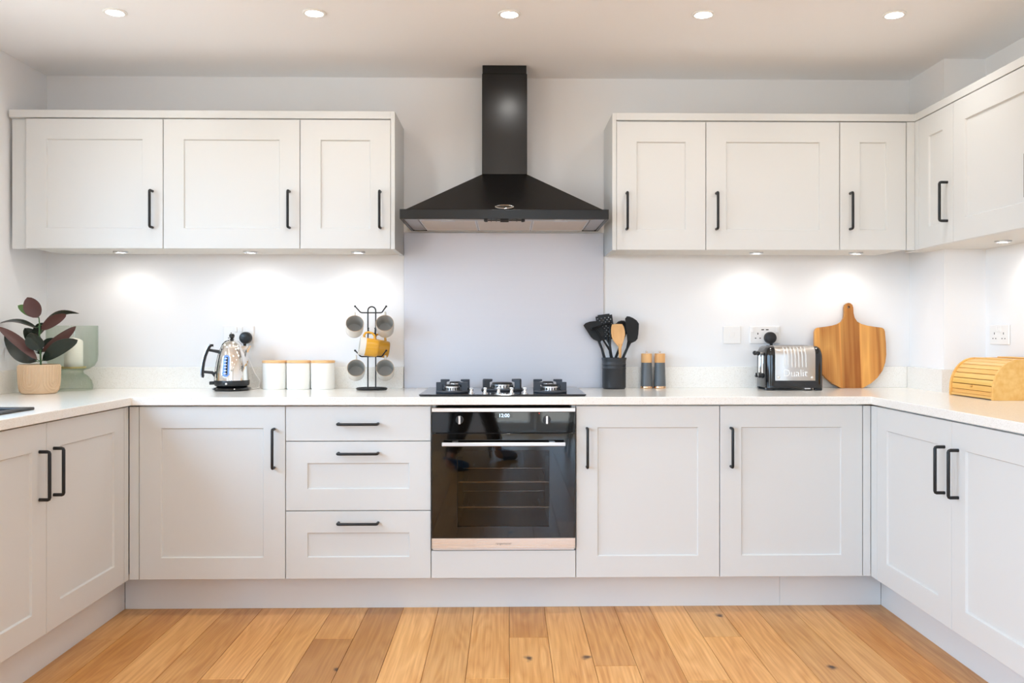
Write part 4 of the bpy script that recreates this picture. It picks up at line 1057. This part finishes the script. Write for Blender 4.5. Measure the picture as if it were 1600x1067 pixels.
# ---- chopping board leaning on the wall
BXC = 1.6635
t = thing('chopping_board', 'wooden paddle chopping board leaning on the wall', 'chopping board', (BXC, -.058, ZT), (R(-5.6), 0, 0))
def S_(zx, zy): return ((zx/4.706+1080-1325.8)/326.1, (605.0-(zy/4.706+440))/326.1)
half = [S_(1172, 778), S_(1238, 776), S_(1300, 742), S_(1350, 700), S_(1388, 650), S_(1412, 590), S_(1422, 530), S_(1423, 450), S_(1419, 360), S_(1412, 340), S_(1398, 331), S_(1340, 324), S_(1290, 316), S_(1245, 303), S_(1215, 285), S_(1198, 258), S_(1191, 225), S_(1190, 180), S_(1184, 160), S_(1170, 149), S_(1157, 146)]
cxl = S_(1157, 0)[0]
right = [(max(p[0]-cxl, 0), p[1]) for p in half]; right[0] = (0.0, right[0][1]); right[-1] = (0.0, right[-1][1])
left = [(-x*(.1725/.1735), z) for x, z in reversed(right)][1:-1]
outline = [(x+cxl, z) for x, z in right + left]
def clip(poly, xa, xb):
    def cut(ps, f, x):
        out = []
        for i in range(len(ps)):
            a, b = ps[i-1], ps[i]; fa, fb = f(a), f(b)
            if fa != fb:
                u = (x-a[0])/(b[0]-a[0]); out.append((x, a[1]+u*(b[1]-a[1])))
            if fb: out.append(b)
        return out
    ps = cut(poly, lambda p: p[0] >= xa, xa)
    return cut(ps, lambda p: p[0] <= xb, xb) if ps else ps
hole = [(cxl+.0062*math.cos(2*PI*k/16), S_(0, 178)[1]+.0062*math.sin(2*PI*k/16)) for k in range(16)]
staves = [(-.2, -.1465, (1.18, 1.12, 1.02)), (-.1465, -.0535, (.98, .96, .92)), (-.0535, -.0445, (1.16, 1.12, 1.05)), (-.0445, .0455, (.84, .80, .74)), (.0455, .0505, (1.15, 1.1, 1.0)), (.0505, .128, (1.10, 1.08, 1.02)), (.128, .2, (.92, .88, .82))]
for a, b, tn in staves:
    ps = clip(outline, cxl+a, cxl+b)
    if len(ps) < 3: continue
    hs = [hole] if a < 0 < b else []
    part(t, 'stave', MB().prism(ps, -.0085, .0085, axis='y', holes=hs), M['acacia'], smooth=None, tone=tn)

# ---- bread bin with roll top, facing left
t = thing('bread_bin', 'bamboo roll top bread bin at the right on the worktop', 'bread bin', (1.908, -.672, ZT))
BL = .168      # half length along y
def bprof(d): return [(d, 0), (d, .030)] + [(.105-(.105-d)*math.cos(R(a)), .030+(.130-d)*math.sin(R(a))) for a in range(8, 91, 8)] + [(.228, .160-d), (.228, 0)]
for sy, nm in ((-1, 0), (1, 1)):
    y0, y1 = (-BL, -BL+.012) if sy < 0 else (BL-.012, BL)
    part(t, 'side_panel', MB().prism(bprof(0), y0, y1, axis='y'), M['bamboo'], bevel=.0015, tone=(1.0, .95, .86))
part(t, 'base_board', MB().box(.004, .226, -BL+.0125, BL-.0125, .004, .014), M['bamboo'], tone=(.95, .9, .8))
part(t, 'back_board', MB().box(.216, .2275, -BL+.0125, BL-.0125, .0145, .158), M['bamboo'], tone=(.95, .9, .8))
part(t, 'top_board', MB().box(.108, .2155, -BL+.0125, BL-.0125, .1515, .1595, c=.001), M['bamboo'], tone=(1.0, .93, .8))
part(t, 'back_ledge', MB().box(.175, .228, -BL+.0, BL-.06, .1605, .165, c=.001), M['bamboo'], tone=(1.0, .93, .8))
part(t, 'front_rail', MB().box(.007, .016, -BL+.0125, BL-.0125, .0145, .030, c=.001), M['bamboo'], tone=(.97, .9, .8))
na = 8
for k in range(na):
    a0, a1 = R(90*k/na+.7), R(90*(k+1)/na-.7)
    q = []
    for d in (.006, .013):
        for a in (a0, (a0+a1)/2, a1): q.append((.105-(.105-d)*math.cos(a), .030+(.130-d)*math.sin(a)))
    part(t, 'slat', MB().prism([q[0], q[1], q[2], q[5], q[4], q[3]], -BL+.0125, BL-.0125, axis='y'), M['bamboo'], bevel=.0008, tone=(random.uniform(.96, 1.06), random.uniform(.95, 1.05), random.uniform(.92, 1.08)))
part(t, 'pull_knob', MB().sphere((.0055, -.002, .047), .0062, 12, 8, sq=(1, 1.2, .8)), M['bamboo'], tone=(.8, .68, .5))

# ================================================================== BEHIND THE CAMERA (seen mirrored in the oven glass)
t = thing('dining_table', 'dark dining table at the far end of the room, mirrored in the oven', 'table', (.25, -6.1, 0))
part(t, 'table_top', MB().box(-.85, .85, -.42, .42, .72, .75, c=.004), M['tabletop'])
for sx in (-1, 1):
    for sy in (-1, 1): part(t, 'leg', MB().tube([(sx*.78, sy*.36, .72), (sx*.8, sy*.38, 0)], [.025, .018], 10), M['dark_chair'])
def chair(label, x, y, rz):
    c = thing('dining_chair', label, 'chair', (x, y, 0), (0, 0, rz), 'dining chairs mirrored in the oven')
    part(c, 'seat', MB().loft([[(-.2, -.2, .43), (.2, -.2, .43), (.22, .2, .43), (-.22, .2, .43)], [(-.21, -.21, .445), (.21, -.21, .445), (.23, .21, .445), (-.23, .21, .445)], [(-.2, -.2, .46), (.2, -.2, .46), (.22, .2, .46), (-.22, .2, .46)]]), M['dark_chair'])
    bk = MB(); bk.loft([[(-.20, -.19-.03*q, .46+.36*q), (0, -.225-.03*q, .46+.36*q), (.20, -.19-.03*q, .46+.36*q), (.20, -.205-.03*q, .46+.36*q), (0, -.24-.03*q, .46+.36*q), (-.20, -.205-.03*q, .46+.36*q)] for q in (0, .5, 1)])
    part(c, 'backrest', bk, M['dark_chair'])
    for sx in (-1, 1):
        for sy in (-1, 1): part(c, 'leg', MB().tube([(sx*.15, sy*.15, .432), (sx*.21, sy*.21, 0)], [.012, .009], 8), M['dark_chair'])
    return c
chair('black dining chair with splayed legs, left near side of the table', -.35, -5.38, 0)
chair('black dining chair with splayed legs, right near side of the table', .8, -5.38, 0)

# ---- the photographer, mirrored in the oven door
t = thing('person', 'person in grey brown trousers and blue overshoes standing by the camera', 'person', (-.28, -4.72, 0))
def skinned(name, chains, mat, parent, root=(0, 0, .95), sub=1):
    """chains: lists of (x, y, z, radius); points shared by position join into one continuous surface"""
    idx = {}; vs = []; rs = []; es = []
    for ch in chains:
        last = None
        for x, y, z, r in ch:
            k = (round(x, 4), round(y, 4), round(z, 4))
            if k not in idx: idx[k] = len(vs); vs.append(k); rs.append(r)
            if last is not None and last != idx[k]: es.append((last, idx[k]))
            last = idx[k]
    me = bpy.data.meshes.new(name); me.from_pydata(vs, es, []); me.update(); me.materials.append(mat)
    o = link(name, me, parent)
    o.modifiers.new('skin', 'SKIN'); s = o.modifiers.new('smooth', 'SUBSURF'); s.levels = sub; s.render_levels = sub
    dat = me.skin_vertices[0].data
    rt = min(range(len(vs)), key=lambda i: (Vector(vs[i])-Vector(root)).length)
    for i, r in enumerate(rs):
        dat[i].radius = r if isinstance(r, tuple) else (r, r); dat[i].use_root = (i == rt)
    return o
pel = (0, 0, .95, (.13, .15)); 
hipA, hipB = (0, .09, .90, .09), (0, -.09, .90, .09)
legA = [pel, hipA, (-.06, .20, .49, .062), (-.19, .31, .09, .042)]        # near foot
legB = [pel, hipB, (.10, -.20, .49, .062), (.22, -.32, .09, .042)]
footA = [(-.19, .31, .09, .042), (-.20, .31, .045, .042), (-.10, .31, .04, .04), (-.01, .31, .03, .03)]
footB = [(.22, -.32, .09, .042), (.21, -.32, .045, .042), (.31, -.32, .04, .04), (.40, -.32, .03, .03)]
chest = (.02, 0, 1.32, (.12, .17)); neck = (.03, 0, 1.50, .055)
spine = [pel, (0, 0, 1.12, (.11, .14)), chest, (.025, 0, 1.43, (.08, .12)), neck, (.05, 0, 1.58, .06), (.055, 0, 1.66, (.092, .078)), (.05, 0, 1.74, .075)]
def arm(s):
    a = [(.025, 0, 1.43, (.08, .12)), (.02, s*.19, 1.42, .055), (.03, s*.25, 1.16, .044), (.24, s*.17, 1.10, .033), (.30, s*.14, 1.11, .027)]
    palm = (.36, s*.13, 1.12, (.018, .034)); out = [a + [palm]]
    for k, (dy, ln) in enumerate(((-.030, .062), (-.010, .075), (.010, .070), (.028, .055))):
        out.append([palm, (.40, s*.13+dy, 1.115, .009), (.40+ln*.5, s*.13+dy, 1.105, .0085), (.40+ln*.75, s*.13+dy*.9, 1.08, .008)])
    out.append([(.30, s*.14, 1.11, .027), (.34, s*.14-s*.04, 1.125, .011), (.375, s*.14-s*.055, 1.12, .0095)])
    return out
body = skinned('body', [spine, legA, legB, footA, footB] + arm(1) + arm(-1), M['skin'], t)
def fat(ch, k): return [(x, y, z, tuple(q+k for q in r) if isinstance(r, tuple) else r+k) for x, y, z, r in ch]
skinned('trousers', [fat([pel, (0, 0, 1.02, (.115, .14))], .016), fat(legA[:3] + [(-.18, .30, .12, .05)], .018), fat(legB[:3] + [(.21, -.31, .12, .05)], .018)], M['trouser'], t)
skinned('shirt', [fat([(0, 0, 1.0, (.11, .145)), (0, 0, 1.12, (.11, .14)), chest, (.025, 0, 1.43, (.08, .12)), (.03, 0, 1.48, .06)], .016)] + [fat(arm(s)[0][:4], .013) for s in (1, -1)], M['shirt'], t, root=(0, 0, 1.12))
for f in (footA, footB):
    skinned('overshoe', [fat([(f[0][0], f[0][1], .11, .045)] + f[1:], .014)], M['overshoe'], t, root=f[1][:3])
skinned('hair', [[(.02, 0, 1.66, .06), (.025, 0, 1.72, .085), (.045, 0, 1.785, .06)]], M['hair'], t, root=(.025, 0, 1.72))
fm = MB()
for s in (-1, 1): fm.sphere((.128, s*.032, 1.675), .011, 10, 8)
part(t, 'eyes', fm, M['white_plastic'])
part(t, 'nose', MB().loft([[(.125, -.012, 1.64), (.125, .012, 1.64), (.155, 0, 1.64)], [(.128, -.007, 1.69), (.128, .007, 1.69), (.138, 0, 1.69)]]), M['skin'])
part(t, 'mouth', MB().tube([(.128, -.022, 1.612), (.138, 0, 1.611), (.128, .022, 1.612)], .005, 6), M['skin'])
for s in (-1, 1): part(t, 'ear', MB().sphere((.045, s*.083, 1.665), .028, 10, 8, sq=(.7, .35, 1)), M['skin'])
